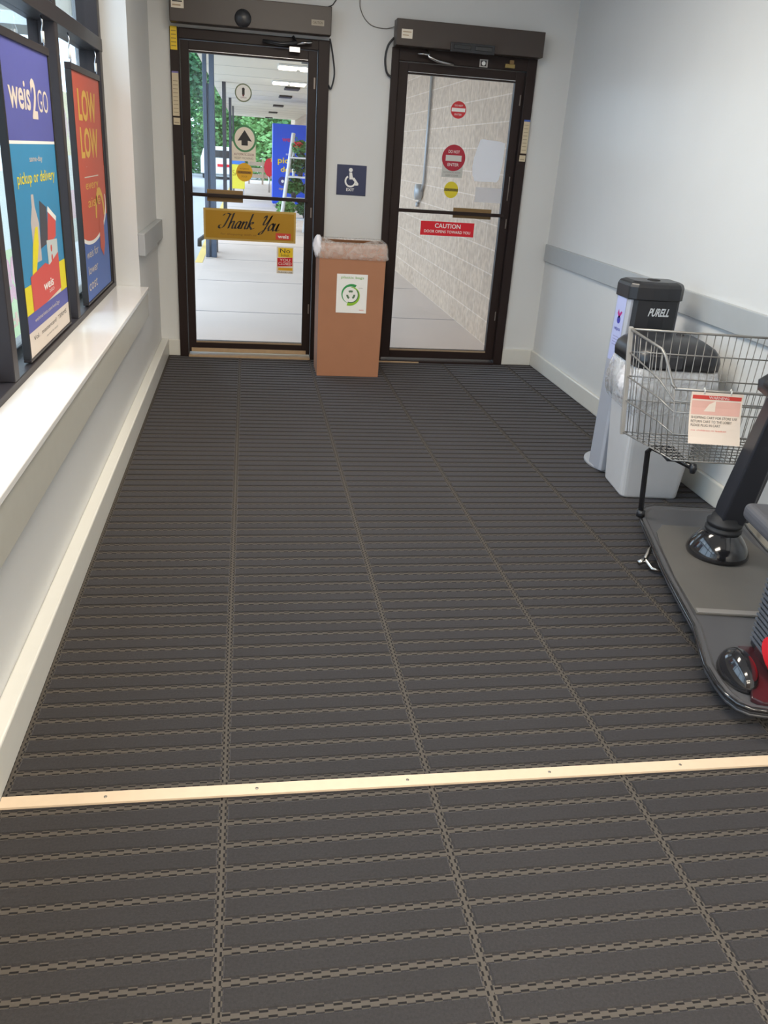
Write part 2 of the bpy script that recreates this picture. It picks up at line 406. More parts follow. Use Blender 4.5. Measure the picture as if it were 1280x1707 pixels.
# ---------------------------------------------------------------- doors
def door(name, x0, x1, lx0, lx1, gx0, gx1, gz0, gz1, barz, plate, frost=False):
    d = sempty(name, (x0, YB, 0)); inv = Matrix.Translation((-x0, -YB, 0))
    def p(mb, nm, bevel=0.003):
        o = mb.build(nm, d, bevel=bevel); o.matrix_parent_inverse = inv; return o
    p(MB().box(x0, lx0 - 0.004, YB - 0.03, YB + 0.12, 0, 2.2, bronze).box(lx1 + 0.004, x1, YB - 0.03, YB + 0.12, 0, 2.2, bronze)
      .box(lx0 - 0.004, lx1 + 0.004, YB - 0.028, YB + 0.12, gz1 + 0.075, 2.2, bronze), 'door_frame')
    p(MB().box(lx0, gx0, YB, YB + 0.045, 0.03, gz1 + 0.07, bronze).box(gx1, lx1, YB, YB + 0.045, 0.03, gz1 + 0.07, bronze)
      .box(gx0, gx1, YB, YB + 0.045, 0.03, gz0, bronze).box(gx0, gx1, YB, YB + 0.045, gz1, gz1 + 0.07, bronze)
      .box(gx0, gx1, YB - 0.006, YB + 0.002, gz1 + 0.008, gz1 + 0.016, steel), 'door_leaf')
    p(MB().box(gx0, gx1, YB + 0.018, YB + 0.024, gz0, gz1, doorglass), 'glass', 0)
    p(MB().box(gx0 - 0.01, gx1 + 0.02, YB - 0.03, YB - 0.005, barz - 0.012, barz + 0.012, bronze), 'push_bar')
    p(MB().box(plate[0], plate[1], YB + 0.006, YB + 0.015, plate[2], plate[3], brass), 'push_plate')
    th = MB().box(lx0, lx1, YB - 0.05, YB + 0.13, 0.0, 0.014, bronze if frost else tan)
    if not frost: th.box(lx0 + 0.02, lx1 - 0.03, YB - 0.012, YB - 0.002, 0.034, 0.062, tan)
    else: th.box(lx0 - 0.03, lx0 + 0.3, YB - 0.055, YB - 0.045, 0.0, 0.010, tan)
    p(th, 'threshold', 0.001)
    gl = MB().box(gx0, gx1, YB - 0.002, YB + 0.004, gz0 - 0.012, gz0, mat('glazing_bead', srgb(150, 130, 105), rough=0.4, noise=0.2))
    p(gl, 'glazing_bead', 0)
    # hinge and lock details
    hd = MB()
    for z in (0.35, 1.05, 1.9): hd.box(lx1 - 0.022 if not frost else lx1 - 0.02, lx1 - 0.012, YB - 0.006, YB, z, z + 0.07, mat('worn_metal', (0.22, 0.19, 0.17), rough=0.4, metal=0.6))
    hd.box(lx0 + 0.006 if not frost else lx1 - 0.03, (lx0 + 0.012) if not frost else lx1 - 0.024, YB - 0.006, YB, 1.25, 1.42, mat('worn_metal', (0.2, 0.2, 0.2)))
    p(hd, 'hinge', 0)
door('door_1', -0.512, 0.556, -0.448, 0.475, -0.392, 0.412, 0.115, 2.062, 1.167, (-0.29, -0.035, 1.125, 1.206))
door('door_2', 0.990, 2.038, 1.045, 1.965, 1.114, 1.900, 0.100, 2.045, 1.142, (1.53, 1.828, 1.108, 1.180), True)

def header(x0, x1, z0, z1, label):
    t = thing('door_operator', label, 'door opener', ((x0 + x1) / 2, YB - 0.031, z0))
    inv = Matrix.Translation((-(x0 + x1) / 2, -(YB - 0.031), -z0))
    def p(mb, nm, bevel=0.003):
        o = mb.build(nm, t, bevel=bevel); o.matrix_parent_inverse = inv; return o
    p(MB().box(x0, x1, 6.31, YB - 0.031, z0, z1, bronze2), 'cover', 0.004)
    return t, p
t, p = header(-0.500, 0.552, 2.218, 2.385, 'brown automatic opener box with round sensor above the left door')
p(MB().lathe([(0.0, -0.03), (0.035, -0.028), (0.052, -0.018), (0.055, 0)][::-1], (-0.03, 6.31, 2.270), blackp, sx=1, axis='y', n=24), 'motion_sensor')
s = Sheet((-0.487, 6.3095, 2.295)); s.slab(0, 0.08, 0, 0.05, paper); s.rect(0.008, 0.07, 0.034, 0.042, black); s.rect(0.008, 0.06, 0.012, 0.02, tan); p(s, 'label_plate', 0)
s = Sheet((0.418, 6.3095, 2.268)); s.slab(0, 0.085, 0, 0.034, M('label_grey', 168, 158, 140)); s.text('CAUTION', 0.01, 0.075, 0.01, 0.026, bronze); p(s, 'label_plate', 0)
p(MB().tube([(0.30, 6.38, 2.20), (0.33, 6.37, 2.165), (0.22, 6.37, 2.15), (0.10, 6.385, 2.16)], 0.012, blackp).tube([(0.33, 6.37, 2.16), (0.43, 6.365, 2.175)], 0.009, steel)
  .box(0.28, 0.35, 6.385, 6.42, 2.11, 2.14, steel), 'operator_arm', 0)
t, p = header(0.992, 2.037, 2.200, 2.358, 'brown automatic opener box with slim sensor above the right door')
p(MB().box(1.37, 1.68, 6.285, 6.31, 2.188, 2.245, blackp).box(1.39, 1.51, 6.280, 6.285, 2.205, 2.232, glossb).box(1.54, 1.66, 6.280, 6.285, 2.205, 2.232, glossb), 'motion_sensor', 0.004)
s = Sheet((1.028, 6.3095, 2.243)); s.slab(0, 0.075, 0, 0.055, paper); s.rect(0.008, 0.066, 0.036, 0.042, tan); s.rect(0.008, 0.05, 0.016, 0.022, tan); p(s, 'label_plate', 0)
p(MB().tube([(1.22, 6.38, 2.19), (1.24, 6.36, 2.15), (1.30, 6.36, 2.13), (1.42, 6.38, 2.12)], 0.010, steel).tube([(1.16, 6.37, 2.165), (1.24, 6.36, 2.165)], 0.007, steel), 'operator_arm', 0)
s = Sheet((1.615, YB - 0.0285, 2.122)); s.slab(0, 0.06, 0, 0.05, M('label_silver', 170, 165, 160)); s.rect(0.01, 0.05, 0.008, 0.042, black); s.disc(0.03, 0.025, 0.014, white, 0.0008); p(s, 'label_plate', 0)
p(MB().box(1.80, 1.87, YB - 0.05, YB - 0.0285, 2.13, 2.155, mat('brass_latch', srgb(150, 130, 80), rough=0.35, metal=0.6)).box(1.83, 1.86, YB - 0.05, YB - 0.0285, 2.155, 2.18, brass), 'latch', 0.002)

# cables
def cable(pts, r, label, m=None):
    P = [Vector(q) for q in pts]; out = []
    for i in range(len(P) - 1):
        p0, p1, p2, p3 = P[max(i - 1, 0)], P[i], P[i + 1], P[min(i + 2, len(P) - 1)]
        for k in range(6):
            t = k / 6
            out.append(0.5 * ((2 * p1) + (p2 - p0) * t + (2 * p0 - 5 * p1 + 4 * p2 - p3) * t * t + (3 * p1 - p0 - 3 * p2 + p3) * t ** 3))
    out.append(P[-1])
    tag(MB().tube(out, r, m or blackp, n=6).build('cable'), label, 'cable')
cable([(0.52, 6.40, 2.385), (0.535, 6.44, 2.40), (0.575, 6.444, 2.425), (0.60, 6.444, 2.52), (0.605, 6.444, 2.95)], 0.0035, 'thin wire rising up the wall from the left door opener')
cable([(0.992, 6.42, 2.318), (0.93, 6.444, 2.305), (0.83, 6.444, 2.32), (0.765, 6.444, 2.39), (0.75, 6.444, 2.5), (0.755, 6.444, 2.95)], 0.003, 'thin grey wire curving up the wall from the right door opener', M('wire_grey', 110, 105, 98))
cable([(0.552, 6.40, 2.21), (0.575, 6.41, 2.12), (0.592, 6.42, 2.0), (0.572, 6.425, 1.91), (0.553, 6.419, 1.93)], 0.006, 'black cable loop beside the top right corner of the left door')
cable([(0.992, 6.40, 2.25), (0.955, 6.41, 2.20), (0.942, 6.42, 2.12), (0.958, 6.425, 2.04), (0.992, 6.419, 2.01)], 0.008, 'black cable loop beside the top left corner of the right door')

# stickers on the jambs and signs on the wall
YJ = YB - 0.031
s = Sheet((-0.508, YJ, 2.065)); s.slab(0, 0.044, 0, 0.138, yellow); [s.rect(0.006, 0.038, 0.02 + k * 0.022, 0.026 + k * 0.022, M('ochre', 170, 140, 40), 0.0008) for k in range(5)]
tag(s.build('jamb_sticker'), 'yellow sticker at the top of the left door frame', 'sticker')
s = Sheet((-0.506, YJ, 1.665)); s.slab(0, 0.044, 0, 0.272, M('sticker_beige', 205, 190, 160)); s.rect(0, 0.044, 0.262, 0.272, M('print_violet', 120, 110, 170), 0.0008)
[s.rect(0.006, 0.038, 0.02 + k * 0.024, 0.024 + k * 0.024, M('print_taupe', 150, 135, 112), 0.0008) for k in range(9)]
tag(s.build('jamb_sticker'), 'tall beige printed sticker on the left jamb of the left door', 'sticker')
s = Sheet((-0.504, YJ, 1.61)); s.slab(0, 0.044, 0, 0.044, M('sticker_beige', 205, 190, 160)); s.rect(0.006, 0.038, 0.01, 0.016, M('print_taupe', 150, 135, 112), 0.0008)
tag(s.build('jamb_sticker'), 'small square beige sticker below the tall one by the left door', 'sticker')
s = Sheet((1.990, YJ, 1.585)); s.slab(0, 0.046, 0, 0.225, M('sticker_beige', 205, 190, 160)); s.rect(0, 0.046, 0.213, 0.225, M('print_blue', 60, 90, 170), 0.0008)
[s.rect(0.006, 0.038, 0.02 + k * 0.024, 0.024 + k * 0.024, M('print_taupe', 150, 135, 112), 0.0008) for k in range(8)]
tag(s.build('jamb_sticker'), 'tall beige sticker with blue top on the right jamb of the right door', 'sticker')
s = Sheet((1.986, YJ, 1.53)); s.slab(0, 0.046, 0, 0.042, M('sticker_beige', 205, 190, 160)); s.rect(0.006, 0.038, 0.01, 0.016, M('print_taupe', 150, 135, 112), 0.0008)
tag(s.build('jamb_sticker'), 'small square beige sticker at the right jamb of the right door', 'sticker')

t = thing('accessible_exit_sign', 'navy wheelchair exit sign on the wall between the two doors', 'sign', (0.747, YB, 1.222))
inv = Matrix.Translation((-0.747, -YB, -1.222))
o = MB().box(0.639, 0.855, YB - 0.006, YB, 1.222, 1.428, navy).build('board', t, bevel=0.002); o.matrix_parent_inverse = inv
s = Sheet((0.639, YB - 0.0062, 1.222))
s.disc(0.100, 0.172, 0.014, white); s.poly([(0.090, 0.155), (0.110, 0.155), (0.120, 0.110), (0.092, 0.108)], white, 0.0006)
s.poly([(0.118, 0.122), (0.128, 0.122), (0.160, 0.082), (0.150, 0.074), (0.112, 0.112)], white, 0.0007); s.poly([(0.134, 0.078), (0.160, 0.082), (0.158, 0.070), (0.138, 0.068)], white, 0.0006)
s.ring(0.100, 0.096, 0.030, 0.042, white, a0=120, a1=380); s.text('EXIT', 0.072, 0.130, 0.028, 0.048, white, bold=0.02)
o = s.build('lettering', t); o.matrix_parent_inverse = inv

# ---------------------------------------------------------------- door stickers
YG = YB + 0.0175
def deco(name, label, s, cat='sticker'): return tag(s.build(name), label, cat)
s = Sheet((-0.030, YG, 1.842)); s.disc(0, 0, 0.058, M('sticker_olive', 110, 120, 90), 0.0004); s.disc(0, 0, 0.050, white, 0.0008)
s.disc(0, 0.022, 0.010, black, 0.0012); s.rect(-0.009, 0.009, -0.012, 0.016, black, 0.0012); s.rect(-0.006, 0.006, -0.022, -0.008, M('sticker_maroon', 120, 50, 60), 0.0012); s.text('OPEN', -0.02, 0.02, -0.034, -0.026, M('sticker_maroon', 120, 50, 60))
deco('door_sticker', 'small round white sticker high on the left door glass', s)
s = Sheet((-0.022, YG, 1.53)); s.slab(-0.090, 0.078, -0.125, 0.0, paper, 0.0, 0.0003); s.disc(0, 0.022, 0.083, green, 0.0006, ry=0.088); s.disc(0, 0.022, 0.070, paper, 0.0009, ry=0.075)
s.poly([(0, 0.078), (0.050, 0.006), (0.022, 0.010), (0.022, -0.022), (-0.022, -0.022), (-0.022, 0.010), (-0.050, 0.006)], black, 0.0012)
s.text('AUTOMATIC DOOR', -0.075, 0.066, -0.088, -0.073, M('sticker_maroon', 120, 50, 60)); s.text('KEEP MOVING', -0.070, 0.060, -0.112, -0.098, M('print_taupe', 150, 135, 112))
deco('arrow_sticker', 'white door sticker with black up arrow in a green circle', s)
s = Sheet((-0.024, YG, 1.332)); s.disc(0, 0, 0.058, M('caution_amber', 226, 170, 20), 0.0004, ry=0.062); s.rect(-0.05, 0.05, -0.010, 0.008, M('caution_dark', 150, 105, 10), 0.0008); s.text('CAUTION', -0.04, 0.04, -0.007, 0.005, black)
s.text('AUTOMATIC', -0.034, 0.034, 0.018, 0.028, M('caution_dark', 150, 105, 10)); s.text('DOOR', -0.02, 0.02, -0.034, -0.022, M('caution_dark', 150, 105, 10))
deco('caution_sticker', 'round amber caution sticker on the left door glass', s)
# thank you sign
s = Sheet((-0.318, YG - 0.016, 0.862)); s.slab(0, 0.667, 0, 0.218, mat('sign_edge', srgb(190, 160, 90), rough=0.35, metal=0.3), 0, 0.006); s.rect(0.014, 0.653, 0.014, 0.204, gold, 0.0068)
SCRIPT = {
 'T': (0.62, [[(-.02, .80), (.06, .93), (.22, .97), (.45, .90), (.70, .98)], [(.40, .94), (.36, .55), (.28, .12), (.12, -.02), (-.03, .06), (-.02, .20), (.06, .20)]]),
 'h': (0.42, [[(0, 1), (0, 0)], [(0, .25), (.12, .48), (.23, .42), (.23, .1), (.31, 0), (.42, .10)]]),
 'a': (0.42, [[(.26, .42), (.12, .50), (0, .24), (.05, .01), (.18, .08), (.27, .45), (.25, .1), (.32, 0), (.42, .10)]]),
 'n': (0.42, [[(0, .5), (0, 0)], [(0, .25), (.12, .48), (.23, .42), (.23, .1), (.31, 0), (.42, .10)]]),
 'k': (0.42, [[(0, 1), (0, 0)], [(.02, .25), (.16, .48), (.24, .38), (.06, .24), (.20, .10), (.30, 0), (.42, .10)]]),
 'Y': (0.55, [[(.0, .80), (.07, .98), (.15, .85), (.10, .45), (.20, .36), (.34, .55), (.46, 1.0)], [(.46, 1.0), (.38, .40), (.26, -.15), (.12, -.28), (.06, -.18), (.30, .05), (.52, .20)]]),
 'o': (0.32, [[(.14, .50), (.0, .28), (.07, .01), (.22, .10), (.26, .35), (.14, .50), (.24, .44), (.34, .46)]]),
 'u': (0.42, [[(0, .5), (.0, .12), (.09, 0), (.21, .15), (.25, .5), (.24, .1), (.31, 0), (.42, .10)]])}
def script(s, word, a0, b0, h, m, slant=0.42, nib=0.13, d=0.0075):
    x = 0
    for ch in word:
        adv, strokes = SCRIPT[ch]
        for st_ in strokes:
            P_ = [Vector((px_, py_, 0)) for px_, py_ in st_]; out = []
            for i in range(len(P_) - 1):
                p0, p1, p2, p3 = P_[max(i - 1, 0)], P_[i], P_[i + 1], P_[min(i + 2, len(P_) - 1)]
                for k in range(8):
                    t_ = k / 8; out.append(0.5 * ((2 * p1) + (p2 - p0) * t_ + (2 * p0 - 5 * p1 + 4 * p2 - p3) * t_ ** 2 + (3 * p1 - p0 - 3 * p2 + p3) * t_ ** 3))
            out.append(P_[-1]); vs = []; n_ = (nib * 0.5, nib * 0.16)
            for q in out:
                X_ = x + q.x + slant * q.y
                for sg in (-1, 1): vs.append(s.P(a0 + (X_ + sg * n_[0]) * h, b0 + (q.y + sg * n_[1]) * h, d))
            s.add(vs, [(2 * i, 2 * i + 1, 2 * i + 3, 2 * i + 2) for i in range(len(out) - 1)], m)
        x += adv
script(s, 'Thank', 0.108, 0.084, 0.108, black); script(s, 'You', 0.400, 0.080, 0.108, black)
s.text('for shopping with us', 0.12, 0.38, 0.034, 0.052, M('gold_dark', 120, 84, 16), d=0.0075)
s.rect(0.520, 0.632, 0.022, 0.068, M('logo_red', 200, 62, 46), 0.0072); s.text('weis', 0.536, 0.616, 0.032, 0.058, white, d=0.008, bold=0.02)
deco('thank_you_sign', 'gold Thank You sign across the left door glass', s, 'sign')
s = Sheet((0.212, YG, 0.640)); s.slab(0, 0.125, 0, 0.192, paper, 0, 0.0004); s.rect(0.012, 0.120, 0.118, 0.185, yellow); s.text("No", 0.025, 0.10, 0.150, 0.180, black); s.text('Solicit', 0.03, 0.095, 0.124, 0.144, black)
s.poly([(0.006, 0.050), (0.006, 0.112), (0.118, 0.118), (0.118, 0.056)], red, 0.0009); s.text('YOU', 0.022, 0.10, 0.088, 0.108, white); s.text('CLOSED', 0.014, 0.11, 0.062, 0.082, white)
s.rect(0.012, 0.120, 0.022, 0.042, M('caution_amber', 226, 170, 20)); s.text('PLEASE USE', 0.012, 0.118, 0.004, 0.014, black)
deco('hours_sticker', 'small yellow and red sticker under the Thank You sign', s)
# right door
s = Sheet((1.504, YG, 1.842)); s.disc(0, 0, 0.057, M('stop_red', 200, 44, 52), 0.0004); s.rect(-0.05, 0.05, -0.012, 0.012, white, 0.0008); s.text('DO NOT', -0.03, 0.03, 0.022, 0.034, white); s.text('ENTER', -0.026, 0.026, -0.036, -0.024, white)
deco('do_not_enter_sticker', 'small round red and white sticker high on right door glass', s)
s = Sheet((1.500, YG, 1.518)); s.slab(-0.082, 0.076, -0.130, -0.02, M('label_film', 190, 190, 185), 0, 0.0003); s.disc(0, 0.004, 0.088, M('stop_dark', 168, 30, 52), 0.0006, ry=0.090); s.rect(-0.06, 0.06, -0.018, 0.022, M('bar_grey', 205, 205, 200), 0.0012)
s.text('DO NOT', -0.042, 0.042, 0.036, 0.056, white); s.text('ENTER', -0.042, 0.042, -0.052, -0.032, white); s.text('AUTOMATIC DOOR', -0.07, 0.062, -0.100, -0.090, M('print_grey', 120, 120, 118)); s.text('KEEP CLEAR', -0.05, 0.045, -0.122, -0.110, M('print_grey', 120, 120, 118))
deco('do_not_enter_sticker', 'large dark red do not enter sticker with grey text panel below', s)
s = Sheet((1.502, YG, 1.302)); s.disc(0, 0, 0.054, M('caution_yellow', 214, 196, 40), 0.0004, ry=0.058); s.rect(-0.054, 0.054, -0.010, 0.010, M('caution_olive', 130, 116, 30), 0.0008); s.text('CAUTION', -0.042, 0.042, -0.007, 0.007, black)
deco('caution_sticker', 'round yellow caution sticker on the right door glass', s)
s = Sheet((1.645, YG, 1.372)); pts = [(0.03, 0), (0.20, 0.002), (0.215, 0.02), (0.232, 0.12), (0.236, 0.272), (0.20, 0.282), (0.06, 0.290), (0.045, 0.285), (0.028, 0.23), (0.008, 0.16), (0.003, 0.10), (0.010, 0.04)]
s.loft([[s.P(a, b, 0) for a, b in pts], [s.P(a, b, 0.0006) for a, b in pts]], backlit_mat('paper_white', (0.9, 0.9, 0.92))); deco('paper_notice', 'large blank white paper taped high on the right door glass', s, 'paper')
s = Sheet((1.690, YG, 1.228)); s.slab(0, 0.205, 0, 0.105, backlit_mat('paper_grey', (0.8, 0.78, 0.78), 0.6)); deco('paper_notice', 'small pale paper sheet just above the right door bar', s, 'paper')
s = Sheet((1.291, YG, 0.972)); s.slab(0, 0.417, 0, 0.102, M('caution_red', 214, 20, 40), 0, 0.0004); s.text('CAUTION', 0.11, 0.31, 0.056, 0.088, white, bold=0.015); s.text('DOOR OPENS TOWARD YOU', 0.03, 0.39, 0.020, 0.040, white, bold=0.01)
deco('caution_door_sticker', 'red rectangular caution sticker below the right door bar', s)

# ---------------------------------------------------------------- window posters
def poster(y0, y1, z0, z1, label, paint, xp=-0.800):
    t = thing('hanging_poster', label, 'poster', (xp, (y0 + y1) / 2, z0)); inv = Matrix.Translation((-xp, -(y0 + y1) / 2, -z0))
    Wd, H = y1 - y0, z1 - z0
    f = MB().box(xp - 0.022, xp + 0.006, y0 - 0.014, y0, z0, z1, rubber).box(xp - 0.022, xp + 0.006, y1, y1 + 0.014, z0, z1, rubber)
    f.box(xp - 0.022, xp + 0.008, y0 - 0.014, y1 + 0.014, z1, z1 + 0.028, wframe).box(xp - 0.022, xp + 0.006, y0 - 0.014, y1 + 0.014, z0 - 0.010, z0, wframe)
    o = f.build('poster_frame', t, bevel=0.002); o.matrix_parent_inverse = inv
    s = Sheet((xp, y0, z0), x=(0, 1, 0), y=(0, 0, 1)); s.slab(0, Wd, 0, H, paper, -0.018, 0)
    paint(s, Wd, H); o = s.build('printed_sheet', t); o.matrix_parent_inverse = inv
    for y in (y0 + 0.05, y1 - 0.01):
        pts = [(xp - 0.006 + 0.004 * math.sin(k * 1.3), y + 0.004 * math.cos(k * 1.7), z1 + 0.025 + k * (1.925 - z1 - 0.025) / 8) for k in range(9)]
        o = MB().tube(pts, 0.003, steel, n=5).tube([(xp - 0.006, y, z1 + 0.045), (xp - 0.006, y, z1 + 0.085)], 0.007, M('hook_white', 220, 220, 215), n=6).build('hanging_chain', t); o.matrix_parent_inverse = inv
def paint1(s, W_, H):
    ind = M('poster_indigo', 84, 88, 160); blu = M('poster_blue', 50, 135, 180); cr = M('poster_cream', 214, 202, 190); rd = M('poster_red', 205, 80, 74)
    yl = M('poster_yellow', 225, 210, 30)
    s.rect(0, W_, H * 0.70, H, ind); s.rect(0, W_, H * 0.693, H * 0.703, white, 0.0008); s.rect(0, W_, H * 0.24, H * 0.693, blu)
    s.text('weis', W_ * 0.10, W_ * 0.52, H * 0.800, H * 0.890, cr, bold=0.02); s.text('2', W_ * 0.54, W_ * 0.66, H * 0.775, H * 0.905, cr, bold=0.03); s.text('GO', W_ * 0.68, W_ * 0.92, H * 0.800, H * 0.875, cr, bold=0.0)
    s.text('same-day', W_ * 0.38, W_ * 0.66, H * 0.630, H * 0.655, cr); s.text('pickup or delivery', W_ * 0.10, W_ * 0.93, H * 0.555, H * 0.605, yl, bold=0.01)
    # groceries: bottle, boxes, banana, milk, red bag
    s.poly([(W_ * .28, H * .30), (W_ * .44, H * .30), (W_ * .45, H * .43), (W_ * .39, H * .49), (W_ * .385, H * .53), (W_ * .335, H * .53), (W_ * .33, H * .49), (W_ * .28, H * .44)], M('print_bottle', 190, 180, 178), 0.0008)
    s.poly([(W_ * .44, H * .34), (W_ * .63, H * .35), (W_ * .65, H * .475), (W_ * .50, H * .505)], M('print_charcoal', 66, 68, 78), 0.0010)
    s.poly([(W_ * .60, H * .335), (W_ * .82, H * .36), (W_ * .86, H * .43), (W_ * .68, H * .475)], rd, 0.0012); s.poly([(W_ * .66, H * .46), (W_ * .86, H * .415), (W_ * .87, H * .432), (W_ * .68, H * .478)], white, 0.0014)
    s.poly([(W_ * .20, H * .26), (W_ * .30, H * .27), (W_ * .40, H * .36), (W_ * .41, H * .42), (W_ * .36, H * .42), (W_ * .27, H * .36)], yl, 0.0013)
    s.poly([(W_ * .58, H * .26), (W_ * .84, H * .28), (W_ * .84, H * .35), (W_ * .58, H * .36)], M('print_milk', 190, 200, 200), 0.0014); s.disc(W_ * .68, H * .29, 0.014, rd, 0.0016); s.disc(W_ * .68, H * .325, 0.014, rd, 0.0016)
    s.poly([(W_ * .16, H * .135), (W_ * .84, H * .16), (W_ * .84, H * .30), (W_ * .60, H * .27), (W_ * .50, H * .285), (W_ * .16, H * .265)], rd, 0.0017)
    s.rect(W_ * .84, W_, H * 0.13, H * 0.26, yl, 0.0010); s.rect(0, W_ * .16, H * 0.13, H * 0.24, yl, 0.0010)
    s.text('weis', W_ * .42, W_ * .66, H * .190, H * .222, white, d=0.002, bold=0.02); s.text('2GO', W_ * .54, W_ * .66, H * .172, H * .184, white, d=0.002)
    s.rect(0, W_, H * 0.085, H * 0.145, ind, 0.0018); s.text('weismarkets.com/weis2go', W_ * .16, W_ * .76, H * .104, H * .122, cr, d=0.0022)
    s.rect(0, W_, 0, H * 0.086, cr, 0.0016); s.text('Vol.  mastercard  TERMS', W_ * .10, W_ * .92, H * .050, H * .066, black, d=0.002); s.text('see store for details', W_ * .38, W_ * .66, H * .026, H * .034, M('print_grey', 120, 120, 118), d=0.002)
def paint2(s, W_, H):
    rd = M('poster_orange', 196, 84, 64); blu = M('poster_royal', 66, 100, 170); yl = M('poster_gold', 222, 176, 74); cr = M('poster_cream', 214, 202, 190)
    s.rect(0, W_, H * 0.36, H, rd); s.rect(0, W_, 0, H * 0.36, blu)
    s.cdisc(W_ * .36, H * .415, W_ * .62, H * .165, 0, W_, white, 0.0008); s.cdisc(W_ * .36, H * .425, W_ * .585, H * .158, 0, W_, rd, 0.0011)
    s.rect(W_ * 0.0, W_, H * 0.46, H * .60, rd, 0.0013)
    s.text('LOW', W_ * .16, W_ * .80, H * .800, H * .935, yl, bold=0.03); s.text('LOW', W_ * .16, W_ * .80, H * .640, H * .775, yl, bold=0.03)
    s.text('prices', W_ * .18, W_ * .50, H * .575, H * .605, cr); s.rect(W_ * .20, W_ * .72, H * .555, H * .560, cr, 0.0016)
    s.text('every', W_ * .22, W_ * .70, H * .490, H * .530, yl, d=0.002); s.text('aisle', W_ * .26, W_ * .74, H * .420, H * .465, yl, d=0.002)
    s.poly([(W_ * .62, H * .21), (W_ * .74, H * .16), (W_ * .82, H * .22), (W_ * .82, H * .36), (W_ * .64, H * .36)], rd, 0.0018); s.ring(W_ * .70, H * .36, W_ * .14, W_ * .19, yl, 0.002, 0, 180)
    s.text('weis for', W_ * .08, W_ * .52, H * .195, H * .235, cr, d=0.002); s.text('lower', W_ * .10, W_ * .46, H * .120, H * .160, cr, d=0.002); s.text('cost', W_ * .08, W_ * .40, H * .045, H * .085, cr, d=0.002)
poster(3.20, 3.94, 0.722, 1.785, 'blue hanging window poster with weis2GO and groceries in a red bag', paint1)
poster(4.42, 5.20, 0.722, 1.775, 'orange and blue hanging window poster reading LOW LOW', paint2)

# ---------------------------------------------------------------- cardboard recycling box
BX0, BX1, BY0, BY1, BH = 0.490, 0.950, 5.915, 6.225, 0.93
t = thing('recycling_box', 'tall brown cardboard recycling box standing between the two doors', 'bin', (0.72, 6.07, 0)); inv = Matrix.Translation((-0.72, -6.07, 0))
def ring4(z, g, bow=0.0):
    return [(BX0 - g, BY0 - g, z), ((BX0 + BX1) / 2, BY0 - g - bow * 0.2, z), (BX1 + g, BY0 - g, z), (BX1 + g, BY1 + g, z), ((BX0 + BX1) / 2, BY1 + g - bow, z), (BX0 - g, BY1 + g, z)]
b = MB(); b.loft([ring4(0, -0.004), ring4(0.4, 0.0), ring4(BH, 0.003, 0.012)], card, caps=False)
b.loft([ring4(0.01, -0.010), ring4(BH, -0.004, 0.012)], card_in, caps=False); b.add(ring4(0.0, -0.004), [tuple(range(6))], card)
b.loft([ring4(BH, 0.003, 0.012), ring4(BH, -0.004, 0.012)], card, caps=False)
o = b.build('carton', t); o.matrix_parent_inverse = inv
# folded bag over the rim
def bagring(z, g, amp, seed, n=64):
    rnd = random.Random(seed); ph = [rnd.uniform(0, 6.28) for _ in range(5)]; out = []
    hx, hy = (BX1 - BX0) / 2 + g, (BY1 - BY0) / 2 + g; base = rrect(hx, hy, 0.02 + g * 0.5, n // 4)
    for k, (x, y) in enumerate(base):
        a = 2 * PI * k / len(base); w = sum(math.sin(a * (5 + 4 * j) + ph[j]) for j in range(5)) * amp / 3
        l = math.hypot(x, y); out.append((0.72 + x * (1 + w / l), 6.07 + y * (1 + w / l), z + w * 0.6))
    return out
b = MB(); b.loft([bagring(0.86, -0.02, 0.002, 2), bagring(BH + 0.004, -0.006, 0.002, 3), bagring(BH + 0.012, 0.006, 0.003, 4), bagring(0.90, 0.014, 0.006, 5), bagring(0.865, 0.015, 0.008, 6), bagring(0.835, 0.020, 0.009, 6), bagring(0.828, 0.012, 0.008, 6)], film2, smooth=True, caps=False)
o = b.build('bag_liner', t); o.matrix_parent_inverse = inv
b = MB(); c = Vector((0.475, 5.93, 0.905)); rings = []
for k in range(9):
    zz = -0.075 + 0.15 * k / 8; r = 0.030 * math.sqrt(max(0.06, 1 - (zz / 0.08) ** 2))
    rings.append([(c.x + r * math.cos(a) * (1 + 0.25 * math.sin(3 * a + k)), c.y + 0.9 * r * math.sin(a) * (1 + 0.2 * math.cos(4 * a + k * 1.3)), c.z + zz) for a in [2 * PI * j / 14 for j in range(14)]])
b.loft(rings, M('bag_knot', 228, 228, 236, rough=0.3), smooth=True); o = b.build('bag_knot', t); o.matrix_parent_inverse = inv
s = Sheet((0.614, BY0 - 0.0045, 0.462)); s.slab(0, 0.217, 0, 0.268, white, 0, 0.0004)
s.text('plastic bags', 0.030, 0.190, 0.232, 0.254, M('leaf_green', 110, 170, 60))
s.ring(0.102, 0.126, lambda q: 0.058, lambda q: 0.060 + 0.018 * q, M('ring_green', 50, 150, 80), 0.0010, 250, 60)
s.ring(0.102, 0.126, lambda q: 0.050, lambda q: 0.054 + 0.024 * q, lime, 0.0012, 90, -110)
s.ring(0.102, 0.126, 0.050, 0.056, M('ring_dark', 40, 90, 70), 0.0014, 40, -110)
for k in range(3):
    a = math.radians(90 + 120 * k); s.ring(0.102, 0.126, 0.018, 0.032, M('ring_green2', 90, 120, 90), 0.0012, 60 + 120 * k, 125 + 120 * k, n=6)
s.text('weis', 0.165, 0.198, 0.018, 0.028, M('logo_red', 200, 62, 46)); s.text('thank you', 0.155, 0.185, 0.172, 0.178, M('print_grey', 120, 120, 118))
o = s.build('recycling_label', t); o.matrix_parent_inverse = inv; o['label'] = 'white recycling label with green ring'

